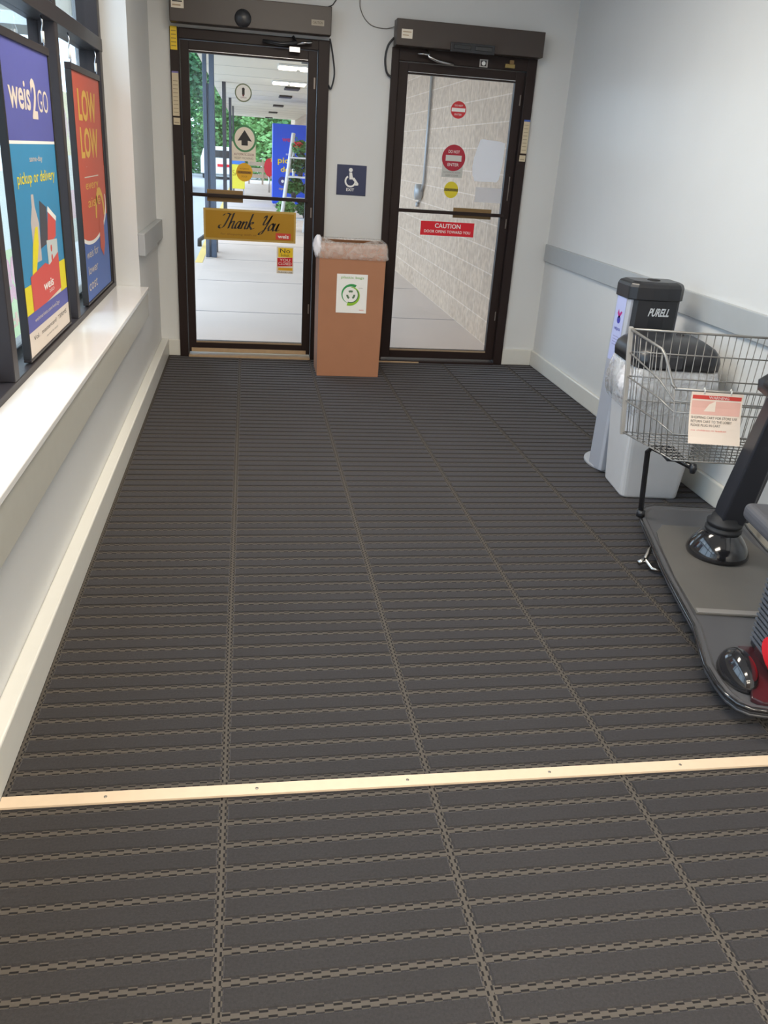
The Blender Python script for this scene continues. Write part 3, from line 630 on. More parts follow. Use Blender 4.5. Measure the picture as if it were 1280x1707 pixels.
# ---------------------------------------------------------------- sanitizer / wipes stand
silver = mat('stand_silver', (0.46, 0.49, 0.56), rough=0.3, metal=0.25, noise=0.02)
t = thing('wipes_stand', 'silver and black hand wipes dispenser stand by the right wall', 'dispenser stand', (2.02, 4.03, 0)); inv = Matrix.Translation((-2.02, -4.03, 0))
def p(mb, nm, bevel=0.003, seg=2):
    o = mb.build(nm, t, bevel=bevel, seg=seg); o.matrix_parent_inverse = inv; return o
p(MB().prism([(2.03 + 0.165 * math.cos(a), 4.10 + 0.20 * math.sin(a)) for a in [2 * PI * k / 40 for k in range(40)]], 0, 0.012, mat('plate_grey', (0.42, 0.44, 0.48), rough=0.4, metal=0.2)), 'base_plate')
prof = [(1.885, 3.950), (2.145, 3.950), (2.155, 3.965), (2.155, 4.10), (1.875, 4.10), (1.875, 3.965)]
p(MB().prism(prof, 0.012, 0.935, silver), 'column', 0.004)
q = [(1.898, 3.944), (1.915, 3.930), (1.98, 3.920), (2.06, 3.920), (2.125, 3.930), (2.142, 3.944), (2.142, 3.95), (1.898, 3.95)]
p(MB().prism(q, 0.60, 0.935, blackp), 'dispenser_panel', 0.003)
q2 = [(1.868, 3.955), (1.90, 3.925), (1.98, 3.912), (2.06, 3.912), (2.13, 3.925), (2.162, 3.955), (2.162, 4.105), (1.868, 4.105)]
cap = MB(); sc = lambda f, dz: [(2.015 + (x - 2.015) * f, 4.02 + (y - 4.02) * f, 0.925 + dz) for x, y in q2]
cap.loft([sc(1, 0), sc(1.0, 0.062), sc(0.95, 0.080), sc(0.80, 0.090)], blackp); p(cap, 'top_cap', 0.006, 3)
p(MB().lathe([(0.035, 0), (0.03, 0.006), (0.01, 0.008)], (2.015, 4.01, 1.013), rubber, n=20), 'wipe_port', 0)
s = Sheet((1.972, 3.9195, 0.850)); s.text('PURELL', 0, 0.112, 0, 0.040, M('logo_silver', 200, 205, 210), shear=0.35, bold=0.03); p(s, 'lettering', 0)
s = Sheet((1.8745, 4.085, 0.60), x=(0, -1, 0)); s.slab(0, 0.11, 0, 0.325, M('label_lilac', 176, 184, 224)); s.poly([(0.03, 0.24), (0.055, 0.215), (0.085, 0.25), (0.07, 0.255), (0.055, 0.24), (0.04, 0.262)], M('logo_magenta', 170, 40, 120)); s.disc(0.055, 0.21, 0.02, M('logo_blue', 60, 60, 160)); s.text('wipes', 0.02, 0.09, 0.15, 0.175, M('logo_blue', 60, 60, 160)); [s.rect(0.02, 0.09, 0.08 + 0.014 * k, 0.084 + 0.014 * k, M('label_violet', 140, 140, 190)) for k in range(4)]
p(s, 'side_label', 0)

# ---------------------------------------------------------------- trash bin
bc = Vector((2.012, 3.735, 0)); BR = math.radians(-6)
t = thing('trash_bin', 'pale grey square trash bin with black dome lid behind the scooter basket', 'trash bin', bc, BR)
whitep = mat('bin_plastic', (0.56, 0.56, 0.57), rough=0.4, noise=0.03)
b = MB(); b.loft([[(x, y, z) for x, y in rrect(h, h, 0.03)] for h, z in ((0.142, 0), (0.147, 0.01), (0.185, 0.55), (0.195, 0.66))], whitep, smooth=False); b.build('bin_body', t, bevel=0.003)
b = MB(); rings = []
rnd = random.Random(5)
for (h, z, amp, sd) in ((0.188, 0.675, 0.001, 1), (0.198, 0.665, 0.002, 2), (0.207, 0.62, 0.006, 3), (0.212, 0.57, 0.010, 4), (0.210, 0.52, 0.013, 4), (0.205, 0.475, 0.014, 4), (0.198, 0.45, 0.016, 6)):
    base = rrect(h, h, 0.04, 20); ph = [random.Random(sd * 10 + j).uniform(0, 6.28) if j > 1 else 1.0 for j in range(6)]
    R_ = []
    for k, (x, y) in enumerate(base):
        a = 2 * PI * k / len(base); w = sum(math.sin(a * (6 + 5 * j) + ph[j]) for j in range(6)) * amp / 3; l = math.hypot(x, y)
        R_.append((x * (1 + w / l), y * (1 + w / l), z + (w if z < 0.5 else 0)))
    rings.append(R_)
b.loft(rings, film, smooth=True, caps=False); b.build('bag_liner', t)
b = MB(); tuft = []
for k in range(8):
    zz = 0.50 + 0.16 * k / 7; r = 0.030 * math.sin(PI * (k + 0.6) / 8.2) + 0.008
    tuft.append([(-0.215 + r * math.cos(a) * (1 + 0.3 * math.sin(3 * a + k)), -0.10 + 1.6 * r * math.sin(a) * (1 + 0.2 * math.cos(4 * a + k)), zz) for a in [2 * PI * j / 12 for j in range(12)]])
b.loft(tuft, film_mat('tuft_film', (0.85, 0.84, 0.86), 0.75), smooth=True); b.build('bag_tuft', t)
b = MB(); b.loft([[(x, y, z) for x, y in rrect(h, h, r, 7)] for h, z, r in ((0.206, 0.668, 0.07), (0.211, 0.705, 0.08), (0.207, 0.735, 0.09), (0.190, 0.760, 0.10), (0.145, 0.785, 0.09), (0.085, 0.795, 0.07))], blackp, smooth=True); b.build('dome_lid', t)
b = MB().box(-0.16, 0.0, -0.217, -0.200, 0.678, 0.735, mat('lid_flap', (0.035, 0.036, 0.042), rough=0.4)); b.build('lid_flap', t, bevel=0.004)
MB().lathe([(0.022, 0), (0.018, 0.01), (0.008, 0.012)], (0.06, 0.02, 0.789), rubber, n=16).build('lid_latch', t)

# ---------------------------------------------------------------- mobility scooter cart
SC = thing('mobility_scooter', 'black electric shopping scooter with wire basket at the right wall', 'mobility scooter', (1.90, 2.86, 0), math.radians(-9))
deckm = mat('deck_grey', (0.075, 0.075, 0.08), rough=0.38, noise=0.08, nscale=5)
matm = mat('deck_mat', (0.10, 0.094, 0.085), rough=0.55, noise=0.12, nscale=7)
left = [(-0.226, -1.135), (-0.275, -1.128), (-0.305, -1.105), (-0.325, -1.06), (-0.332, -1.0), (-0.331, -0.905), (-0.311, -0.80), (-0.285, -0.66), (-0.280, -0.56), (-0.263, -0.284), (-0.235, 0.0), (-0.212, 0.22), (-0.205, 0.29), (-0.185, 0.35), (-0.15, 0.40), (-0.10, 0.43)]
right = [(-a if a < -0.11 else -a, b) for a, b in left[::-1]]
outline = left + [(0.19, 0.435), (0.25, 0.42), (0.285, 0.37)] + [(x * (1.05 if y > -0.2 else 1.0) + (0.035 if y > 0 else 0), y) for x, y in right[4:]]
DZ = 0.088
def inset(poly, d):
    c = Vector((0, -0.35)); n = len(poly); out = []
    for i in range(n):
        a, b_, e = Vector(poly[i - 1]), Vector(poly[i]), Vector(poly[(i + 1) % n])
        t_ = (e - a).normalized(); nn = Vector((-t_.y, t_.x))
        if nn.dot(c - b_) < 0: nn = -nn
        q_ = b_ + nn * d; out.append((q_.x, q_.y))
    return out
b = MB(); b.loft([[(x, y, z) for x, y in inset(outline, d)] for d, z in ((0.035, 0.052), (0.010, 0.056), (0.004, DZ), (0.02, DZ), (0.03, DZ - 0.006))], deckm); b.build('deck', SC)
b = MB(); b.tube([(x, y, DZ - 0.004) for x, y in outline], 0.008, glossb, closed=True); b.build('deck_trim', SC)
b = MB(); b.tube([(x, y, 0.060) for x, y in inset(outline, 0.008)], 0.006, mat('lower_trim', (0.05, 0.05, 0.055), rough=0.3), closed=True); b.build('lower_bumper', SC)
mp = [(-0.13, 0.20), (-0.18, 0.12), (-0.205, -0.02), (-0.235, -0.30), (-0.248, -0.58), (0.248, -0.58), (0.235, -0.30), (0.225, -0.02), (0.20, 0.12), (0.15, 0.20)]
b = MB().prism(mp, DZ - 0.006, DZ + 0.001, matm); b.box(-0.24, 0.24, -0.575, -0.545, DZ, DZ + 0.003, mat('mat_edge', (0.2, 0.19, 0.18), rough=0.5)); b.build('floor_mat', SC, bevel=0.001)
MB().lathe([(0.001, 0), (0.120, 0), (0.124, 0.012), (0.121, 0.026), (0.110, 0.050), (0.094, 0.074), (0.076, 0.094), (0.062, 0.108)], (0.012, -0.065, DZ), glossb, n=48).build('tiller_boot', SC)
MB().lathe([(0.060, 0.100), (0.072, 0.106), (0.072, 0.118), (0.062, 0.122), (0.062, 0.128), (0.070, 0.133), (0.070, 0.146), (0.058, 0.150), (0.054, 0.17)], (0.018, -0.06, DZ), rubber, n=36).build('boot_collar', SC)
colm = mat('column_plastic', (0.020, 0.021, 0.027), rough=0.38); cols = mat('column_side', (0.075, 0.078, 0.088), rough=0.45)
def crect(cx_, cy_, z, wx, wy): return [(cx_ - wx, cy_ - wy, z), (cx_ + wx, cy_ - wy, z), (cx_ + wx, cy_ + wy, z), (cx_ - wx, cy_ + wy, z)]
LEAN = lambda z: -0.050 - 0.20 * (z - 0.2)
CXO = lambda z: 0.030 + 0.06 * (z - 0.2)
b = MB(); b.loft([crect(CXO(z), LEAN(z), z, wx, wy) for z, wx, wy in ((0.215, 0.048, 0.045), (0.30, 0.052, 0.052), (0.55, 0.046, 0.048), (0.80, 0.038, 0.040))], colm); b.build('tiller_column', SC, bevel=0.010, seg=3)
b = MB().box(0.046, 0.058, -0.03, 0.05, 0, 0, cols)
b = MB(); b.loft([[(CXO(z) + 0.040, LEAN(z) - w, z), (CXO(z) + 0.066, LEAN(z) - w, z), (CXO(z) + 0.066, LEAN(z) + w, z), (CXO(z) + 0.040, LEAN(z) + w, z)] for z, w in ((0.24, 0.035), (0.78, 0.03))], cols); b.build('column_side_cover', SC, bevel=0.003)
b = MB(); b.loft([[(x + 0.060, y + LEAN(0.85) - 0.01, z) for x, y in rrect(hx, hy, 0.03)] for hx, hy, z in ((0.05, 0.045, 0.775), (0.085, 0.07, 0.80), (0.088, 0.072, 0.835), (0.06, 0.05, 0.87))], blackp, smooth=True); b.build('tiller_head', SC)
b = MB()
for sx in (-1, 1): b.tube([(0.085 + sx * 0.04, -0.19, 0.83), (0.085 + sx * 0.10, -0.21, 0.84), (0.085 + sx * 0.14, -0.27, 0.85), (0.085 + sx * 0.13, -0.36, 0.85), (0.085 + sx * 0.06, -0.40, 0.85), (0.085, -0.40, 0.85)], 0.013, rubber)
b.build('handlebar', SC)
# basket
A = (-0.364, 0.40, 0.895); B_ = (-0.300, 0.15, 0.868); C_ = (-0.262, 0.035, 0.738)
zr = [0.895, 0.80, 0.695, 0.59, 0.445]       # front wires
rr_ = [0.738, 0.69, 0.645, 0.555, 0.445]     # rear wires
def lr(q, s_): return (-q[0] * s_ * (1.0 if s_ < 0 else 0.84), q[1], q[2])
b = MB()
FR = 0.84   # right-hand side sits closer to the wall
fx = lambda z: 0.364 - 0.04 * (0.895 - z) / 0.45
rx = lambda z: 0.262 - 0.05 * (0.738 - z) / 0.293
fy = lambda z: 0.40 - 0.02 * (0.895 - z)
for i, z in enumerate(zr):
    b.tube([(-fx(z), fy(z), z), (fx(z) * FR, fy(z), z)], 0.0055 if i == 0 else 0.0032, zinc, n=6)
for i, z in enumerate(rr_):
    b.tube([(-rx(z), 0.035, z), (rx(z), 0.035, z)], 0.0055 if i == 0 else 0.0032, zinc, n=6)
n = 20
for k in range(n + 1):
    u = -1 + 2 * k / n; b.tube([(u * fx(0.895) * (FR if u > 0 else 1), fy(0.895), 0.895), (u * fx(0.445) * (FR if u > 0 else 1), fy(0.445), 0.445), (u * rx(0.445), 0.035, 0.445), (u * rx(0.738), 0.035, 0.738)], 0.0020, zinc, n=5)
for k in range(1, 9):
    f = k / 9; x_ = fx(0.445) * (1 - f) + rx(0.445) * f; y_ = fy(0.445) * (1 - f) + 0.035 * f
    b.tube([(-x_, y_, 0.443), (x_ * 0.9, y_, 0.443)], 0.0022, zinc, n=5)
b.build('basket', SC)
for s_ in (-1, 1):
    g_ = FR if s_ > 0 else 1.0
    b = MB(); b.tube([(s_ * 0.364 * g_, 0.40, 0.895), (s_ * 0.302 * g_, 0.15, 0.868), (s_ * 0.292 * g_, 0.115, 0.845), (s_ * 0.268, 0.05, 0.752), (s_ * 0.255, 0.035, 0.738)], 0.006, zinc, n=8)
    for i in range(1, 5):
        zf, zb = zr[i], rr_[i]
        mx = (s_ * (fx(zf) * g_ * 0.28 + rx(zb) * 0.72), fy(zf) * 0.28 + 0.035 * 0.72 + 0.02, zf * 0.45 + zb * 0.55)
        b.tube([(s_ * fx(zf) * g_, fy(zf), zf), mx, (s_ * rx(zb), 0.035, zb)], 0.0034, zinc, n=6)
    for k in range(1, 9):
        f = k / 9; xt = 0.364 * g_ * (1 - f) + 0.262 * f; yt = 0.40 * (1 - f) + 0.035 * f; zt = 0.895 - 0.027 * min(1, f / 0.68) - (0.13 * (f - 0.68) / 0.32 if f > 0.68 else 0)
        xb = fx(0.445) * g_ * (1 - f) + rx(0.445) * f
        b.tube([(s_ * xt, yt, zt), (s_ * xb, yt, 0.445)], 0.0020, zinc, n=5)
    b.build('basket_side', SC)
    MB().loft([[(s_ * fx(z) * g_ - 0.009, fy(z) - 0.010, z), (s_ * fx(z) * g_ + 0.009, fy(z) - 0.010, z), (s_ * fx(z) * g_ + 0.009, fy(z) + 0.010, z), (s_ * fx(z) * g_ - 0.009, fy(z) + 0.010, z)] for z in (0.435, 0.905)], mat('corner_strip', (0.52, 0.50, 0.47), rough=0.4, metal=0.4)).build('corner_strip', SC, bevel=0.002)
for s_ in (-1, 1):
    b = MB(); b.tube([(s_ * 0.205, 0.285, DZ), (s_ * 0.215, 0.285, 0.20), (s_ * 0.235, 0.27, 0.40), (s_ * 0.225, 0.25, 0.425), (s_ * 0.13, 0.04, 0.422)], 0.0125, glossb)
    b.tube([(s_ * 0.205, 0.285, DZ), (s_ * 0.206, 0.285, DZ + 0.03)], 0.020, blackp); b.build('basket_support', SC)
MB().lathe([(0.010, -0.02), (0.016, 0), (0.010, 0.02)], (-0.128, 0.015, 0.422), blackp, n=14).build('support_knob', SC)
MB().box(-0.22, -0.14, 0.07, 0.25, 0.426, 0.440, blackp).build('basket_bracket', SC, bevel=0.003)
# basket notice
nb = lambda a, b_: 0.030 * max(0.0, (0.20 - b_) / 0.20) ** 2 * 1.6
c9 = math.radians(0)
s = Sheet((-0.195, 0.027, 0.545), x=(1, 0, 0), y=(0, 0, 1), bow=lambda a, b_: 0.07 * (max(0.0, (0.19 - b_)) / 0.19) ** 1.6)
N_ = 8
for k in range(N_): s.rect(0, 0.205, 0.19 * k / N_, 0.19 * (k + 1) / N_, M('notice_paper', 240, 222, 205, rough=0.6), 0.0)
pink = M('notice_pink', 232, 180, 165)
for k in range(2): s.rect(0.006, 0.198, 0.105 + 0.026 * k, 0.131 + 0.026 * k, pink, 0.0010)
s.rect(0.006, 0.199, 0.163, 0.178, M('notice_red', 214, 70, 60), 0.0012); s.poly([(0.055, 0.118), (0.10, 0.118), (0.10, 0.158), (0.075, 0.145)], M('notice_paper', 240, 222, 205), 0.0016)
s.text('WARNING', 0.07, 0.15, 0.1655, 0.1755, white, d=0.002)
for k, (w, tx) in enumerate(((0.19, 'SHOPPING CART FOR STORE USE'), (0.17, 'RETURN CART TO THE LOBBY'), (0.125, 'PLEASE PLUG IN CART'))): s.text(tx, 0.008, w, 0.090 - 0.014 * k, 0.099 - 0.014 * k, black, d=0.0015)
s.text('no children in basket', 0.01, 0.15, 0.046, 0.051, M('notice_red', 214, 70, 60), d=0.0018)
nt_ = thing('basket_notice', 'cream and red warning notice hooked on the scooter basket rim', 'notice', (1.90, 2.86, 0), math.radians(-9))
s.build('notice_sheet', nt_)
for a in (0.05, 0.155): MB().tube([(-0.195 + a, 0.026, 0.728), (-0.195 + a, 0.024, 0.745), (-0.195 + a, 0.036, 0.750), (-0.195 + a, 0.044, 0.735)], 0.0028, M('hook_white', 220, 220, 215), n=6).build('hook', nt_)
# rear dome, body, seat, wheels
def blob(c, r, m, name, e=1.0):
    prof = [(math.sin(PI / 2 * (1 - k / 12)) , math.cos(PI / 2 * (1 - k / 12))) for k in range(13)]
    b = MB(); rings = []
    for cr, sz in prof: rings.append([(c[0] + r[0] * max(cr, 0.01) * math.cos(a), c[1] + r[1] * max(cr, 0.01) * math.sin(a), c[2] + r[2] * sz) for a in [2 * PI * j / 28 for j in range(28)]])
    return b.loft(rings, m, smooth=True).build(name, SC)
for s_ in (-1, 1): blob((s_ * 0.250, -0.955, DZ - 0.005), (0.055, 0.100, 0.085), glossb, 'wheel_cover')
maroon = mat('maroon_paint', srgb(52, 20, 27), rough=0.4, coat=0.4); redp = mat('red_paint', srgb(232, 30, 44), rough=0.25, coat=0.4)
MB().prism([(-0.19, -0.80), (0.19, -0.80), (0.22, -1.08), (0.19, -1.115), (-0.235, -1.115), (-0.262, -1.09), (-0.225, -1.0), (-0.195, -0.90)], DZ - 0.006, DZ + 0.012, maroon).build('rear_shroud', SC, bevel=0.004)
b = MB().box(-0.145, 0.145, -1.09, -0.785, DZ + 0.01, 0.43, blackp)
b.build('motor_housing', SC, bevel=0.008)
b = MB()
for k in range(16): b.box(-0.151, -0.144, -1.04, -0.79, 0.125 + k * 0.018, 0.132 + k * 0.018, mat('vent_fin', (0.10, 0.11, 0.13), rough=0.35))
b.build('vent_grille', SC)
MB().box(-0.153, -0.1455, -1.088, -0.84, 0.100, 0.125, maroon).build('side_stripe', SC, bevel=0.002)
b = MB(); b.loft([[(x, -0.99 + y, 0.17 + zz) for x, y, zz in [(xx, 0.10 * math.cos(a), 0.055 * math.sin(a)) for a in [2 * PI * j / 24 for j in range(24)]]] for xx in (-0.150, -0.164)], redp); b.build('side_badge', SC, bevel=0.003)
MB().box(-0.04, 0.04, -0.98, -0.90, 0.43, 0.47, blackp).build('seat_post', SC, bevel=0.004)
seatm = mat('seat_vinyl', (0.085, 0.085, 0.095), rough=0.5, noise=0.06)
SX = 0.07
MB().box(-0.170, 0.30, -0.98, -0.556, 0.455, 0.515, seatm).build('seat', SC, bevel=0.022, seg=4)
MB().box(-0.15, 0.28, -1.05, -0.98, 0.50, 0.95, seatm).build('backrest', SC, bevel=0.03, seg=4)
def wheel(x, y, r, w):
    MB().lathe([(r * 0.55, -w / 2), (r * 0.9, -w / 2), (r, -w * 0.3), (r, w * 0.3), (r * 0.9, w / 2), (r * 0.55, w / 2), (0.3 * r, w * 0.35), (0.01, w * 0.35)], (x, y, r), mat('wheel_grey', (0.22, 0.22, 0.23), rough=0.5), n=28, axis='x').build('wheel', SC)
for sx in (-1, 1): wheel(sx * 0.262, -0.96, 0.075, 0.05)
wheel(0.0, 0.05, 0.036, 0.05)
b = MB(); b.tube([(-0.205, 0.03, 0.070), (-0.240, 0.0, 0.055), (-0.268, -0.05, 0.032), (-0.250, -0.10, 0.016), (-0.205, -0.12, 0.020)], 0.010, chrome)
b.tube([(-0.268, -0.05, 0.032), (-0.298, -0.06, 0.020)], 0.012, chrome); b.tube([(-0.205, -0.12, 0.020), (-0.185, -0.11, 0.038)], 0.013, chrome); b.build('front_bumper', SC)

# ---------------------------------------------------------------- outside
conc = mat('sidewalk_concrete', (0.64, 0.54, 0.475), rough=0.85, noise=0.10, nscale=1.5, bump=0.1, bscale=30)
sw = MB().box(-0.62, 2.1, YB + 0.15, 45, -0.15, 0.0, conc)
jm = mat('joint', (0.28, 0.27, 0.26), rough=0.9)
for y in (8.35, 10.4, 12.5, 14.6, 16.7, 18.8, 21, 24, 27, 31, 35): sw.box(-0.60, 2.1, y, y + 0.018, 0.0, 0.0015, jm)
struct(sw.build('ground_sidewalk'))
struct(MB().box(-2.6, -0.93, -8, YB + 0.1, -0.15, 0.0, conc).box(-1.4, -0.62, YB + 0.1, 12.0, -0.15, -0.001, conc).build('ground_window_walk'))
struct(MB().box(-70, 60, -30, 90, -0.3, -0.15, mat('asphalt', (0.42, 0.43, 0.45), rough=0.9, noise=0.1)).build('ground_parking_lot'))
struct(MB().box(-0.72, -0.62, 12.0, 45, -0.15, 0.005, mat('kerb_yellow', srgb(226, 196, 110), rough=0.8, noise=0.1)).build('ground_kerb'))
# block wall
def blockmat():
    m = bpy.data.materials.new('painted_block'); m.use_nodes = True; nt = m.node_tree; L = nt.links; b = nt.nodes['Principled BSDF']
    tc = nt.nodes.new('ShaderNodeTexCoord'); sp = nt.nodes.new('ShaderNodeSeparateXYZ'); cb = nt.nodes.new('ShaderNodeCombineXYZ')
    L.new(tc.outputs['Object'], sp.inputs[0]); L.new(sp.outputs[1], cb.inputs[0]); L.new(sp.outputs[2], cb.inputs[1])
    br = nt.nodes.new('ShaderNodeTexBrick'); br.inputs['Scale'].default_value = 1; br.inputs['Brick Width'].default_value = 0.405; br.inputs['Row Height'].default_value = 0.203
    br.inputs['Mortar Size'].default_value = 0.006; br.inputs['Mortar Smooth'].default_value = 0.3
    br.inputs['Color1'].default_value = (0.52, 0.39, 0.285, 1); br.inputs['Color2'].default_value = (0.49, 0.365, 0.265, 1); br.inputs['Mortar'].default_value = (0.64, 0.51, 0.405, 1)
    L.new(cb.outputs[0], br.inputs[0])
    n = nt.nodes.new('ShaderNodeTexNoise'); n.inputs['Scale'].default_value = 18; n.inputs['Detail'].default_value = 6; L.new(tc.outputs['Object'], n.inputs['Vector'])
    mp_ = nt.nodes.new('ShaderNodeMapRange'); mp_.inputs[1].default_value = 0.3; mp_.inputs[2].default_value = 0.7; mp_.inputs[3].default_value = 0.80; mp_.inputs[4].default_value = 1.16; L.new(n.outputs['Fac'], mp_.inputs[0])
    mx = nt.nodes.new('ShaderNodeMix'); mx.data_type = 'RGBA'; mx.blend_type = 'MULTIPLY'; mx.inputs[0].default_value = 1; L.new(br.outputs['Color'], mx.inputs[6]); L.new(mp_.outputs[0], mx.inputs[7])
    L.new(mx.outputs[2], b.inputs['Base Color']); b.inputs['Roughness'].default_value = 0.75
    bp = nt.nodes.new('ShaderNodeBump'); bp.inputs['Strength'].default_value = 0.4; bp.inputs['Distance'].default_value = 0.01; L.new(n.outputs['Fac'], bp.inputs['Height']); L.new(bp.outputs[0], b.inputs['Normal'])
    return m
struct(MB().box(2.1, 2.45, YB + 0.16, 45, -0.15, 4.2, blockmat()).build('wall_outside_block'))
# canopy
soff = mat('soffit_panel', (0.80, 0.74, 0.61), rough=0.7)
cz = 2.74
cn = MB().box(-0.75, 2.1, YB + 0.16, 41, cz, cz + 0.5, soff)
for y in range(8, 41, 2): cn.box(-0.74, 2.1, y, y + 0.01, cz - 0.003, cz, mat('soffit_seam', (0.4, 0.39, 0.35), rough=0.7))
struct(cn.build('canopy_roof'))
struct(MB().box(-3.4, -0.76, 12.2, 13.6, cz - 0.02, 4.0, mat('fascia_beige', (0.42, 0.40, 0.33), rough=0.7)).box(-3.42, -0.76, 12.17, 12.2, cz - 0.04, cz + 0.10, white).box(-3.42, -3.38, 12.17, 12.2, cz, 4.0, white).box(-2.1, -2.08, 12.18, 12.2, cz + 0.1, 4.0, white).build('canopy_gable_roof'))
colmat = mat('column_blue_grey', srgb(70, 84, 104), rough=0.4, noise=0.04)
for i, (y, w, lab) in enumerate(((12.7, 0.30, 'nearest blue grey double post of the walkway canopy, behind the left door glass'), (20.0, 0.26, 'second dark canopy post beyond the nearest double post'), (26.3, 0.24, 'third canopy post, third away along the walkway'), (31.4, 0.22, 'farthest and thinnest of the walkway canopy posts'))):
    t = thing('canopy_post', lab, 'post', (-0.47, y, 0)); inv = Matrix.Translation((0.47, -y, 0))
    if i == 0:
        for (x0, x1) in ((-0.598, -0.545), (-0.512, -0.445)):
            o = MB().box(x0, x1, y - 0.07, y + 0.07, 0.0, cz, colmat).build('upright', t, bevel=0.006); o.matrix_parent_inverse = inv
        o = MB().box(-0.545, -0.512, y - 0.03, y + 0.03, 0, 2.25, colmat).build('web_plate', t); o.matrix_parent_inverse = inv
    else:
        xa, xb = ((-0.54, -0.46), (-0.53, -0.455), (-0.52, -0.465))[i - 1]
        o = MB().box(xa, xb, y - 0.07, y + 0.07, -0.15, cz, mat('column_dark', srgb(58, 62, 70), rough=0.5)).build('upright', t, bevel=0.006); o.matrix_parent_inverse = inv
lampm = emit_mat('lamp_diffuser', (1, 0.9, 0.7), 9.0)
for y, lab in ((15.1, 'nearer lit ceiling light under the walkway canopy'), (18.6, 'farther lit ceiling light under the walkway canopy')):
    t = thing('ceiling_light', lab, 'ceiling light', (0.82, y, cz)); inv = Matrix.Translation((-0.82, -y, -cz))
    o = MB().box(0.48, 1.16, y - 0.3, y + 0.3, cz - 0.03, cz - 0.004, white).build('light_frame', t, bevel=0.004); o.matrix_parent_inverse = inv
    for x0 in (0.50, 0.85):
        o = MB().box(x0, x0 + 0.29, y - 0.25, y + 0.25, cz - 0.05, cz - 0.03, lampm).build('diffuser', t, bevel=0.01); o.matrix_parent_inverse = inv
for i, y in enumerate((13.9, 20.3, 23.5, 28.6, 34.0, 40.0)):
    tag(MB().box(0.80 - 0.010 * i, 1.12 - 0.012 * i, y - 0.45, y + 0.2, cz - 0.04, cz - 0.004, mat('vent_black', (0.02, 0.02, 0.02), rough=0.6)).build('soffit_vent', bevel=0.004),
        'black rectangular soffit vent, ' + ['nearest, beside the near light', 'first past the far light', 'second past the far light', 'third past the far light', 'fourth past the far light', 'farthest along the canopy'][i], 'vent', 'vents in the canopy ceiling')
# pipe and box on the block wall
t = thing('conduit', 'grey conduit pipe with round box on the outside block wall', 'conduit', (2.1, 10.4, 1.1)); inv = Matrix.Translation((-2.1, -10.4, -1.1))
cg = mat('conduit_grey', (0.36, 0.37, 0.38), rough=0.4, metal=0.5)
o = MB().tube([(2.075, 10.4, cz), (2.075, 10.4, 1.24), (2.075, 10.5, 1.15)], 0.018, cg).build('pipe', t); o.matrix_parent_inverse = inv
o = MB().lathe([(0.09, -0.08), (0.09, -0.01), (0.075, 0.0)], (2.095, 10.58, 1.13), cg, n=20, axis='x').lathe([(0.03, -0.03), (0.03, 0.0)], (2.09, 10.72, 0.98), cg, n=12, axis='x').tube([(2.08, 10.6, 1.05), (2.08, 10.7, 1.0)], 0.012, cg).build('junction_box', t); o.matrix_parent_inverse = inv
# kiosk
kb = mat('kiosk_blue', srgb(14, 80, 214), rough=0.4, noise=0.15, nscale=1.2)
t = thing('display_kiosk', 'tall blue wrapped kiosk with yellow pickup lettering on the walkway', 'kiosk', (1.2, 25.4, 0)); inv = Matrix.Translation((-1.2, -25.4, 0))
o = MB().box(0.68, 1.95, 25.0, 25.8, 0.08, 2.14, kb).build('cabinet', t, bevel=0.01); o.matrix_parent_inverse = inv
o = MB().box(0.80, 1.85, 25.05, 25.75, 0.0, 0.08, rubber).build('base', t); o.matrix_parent_inverse = inv
s = Sheet((0.68, 24.995, 0.08)); s.text('weis', 0.25, 0.58, 1.62, 1.74, M('kiosk_red', 190, 40, 110), bold=0.02); s.text('2', 0.60, 0.68, 1.62, 1.76, green)
s.text('same day', 0.36, 0.82, 1.26, 1.34, white); s.text('pickup', 0.14, 0.84, 1.02, 1.22, yellow, bold=0.02); s.text('delivery', 0.22, 1.0, 0.80, 0.98, yellow, bold=0.02)
s.disc(0.28, 0.60, 0.12, M('kiosk_navy', 40, 50, 130)); s.disc(0.28, 0.60, 0.04, white, 0.001); s.text('open', 0.18, 0.38, 0.36, 0.42, yellow)
o = s.build('printed_wrap', t); o.matrix_parent_inverse = inv
# plant rack with plants
RX, RY = 0.92, 17.6
t = thing('plant_rack', 'white slanted plant rack on the walkway by the block wall', 'rack', (RX, RY, 0)); inv = Matrix.Translation((-RX, -RY, 0))
wm = mat('rack_white', (0.75, 0.76, 0.78), rough=0.4)
for dx in (-0.30, 0.18):
    o = MB().tube([(RX + dx, RY - 0.25, 0), (RX + dx + 0.26, RY + 0.1, 1.80)], 0.038, wm).tube([(RX + dx + 0.26, RY + 0.1, 1.80), (RX + dx + 0.31, RY + 0.45, 0)], 0.025, wm).build('rack_leg', t); o.matrix_parent_inverse = inv
for z in (0.22, 0.60, 1.0, 1.35):
    k = z / 1.8 * 0.26
    o = MB().box(RX - 0.32 + k, RX + 0.50 + k * 0.3, RY - 0.12, RY + 0.2, z, z + 0.03, wm).build('shelf', t); o.matrix_parent_inverse = inv
leafm = [mat('leaf_a', srgb(84, 140, 84), rough=0.6, noise=0.3, nscale=9), mat('leaf_b', srgb(56, 100, 66), rough=0.6, noise=0.3, nscale=9), mat('leaf_c', srgb(125, 175, 105), rough=0.6, noise=0.3, nscale=9)]
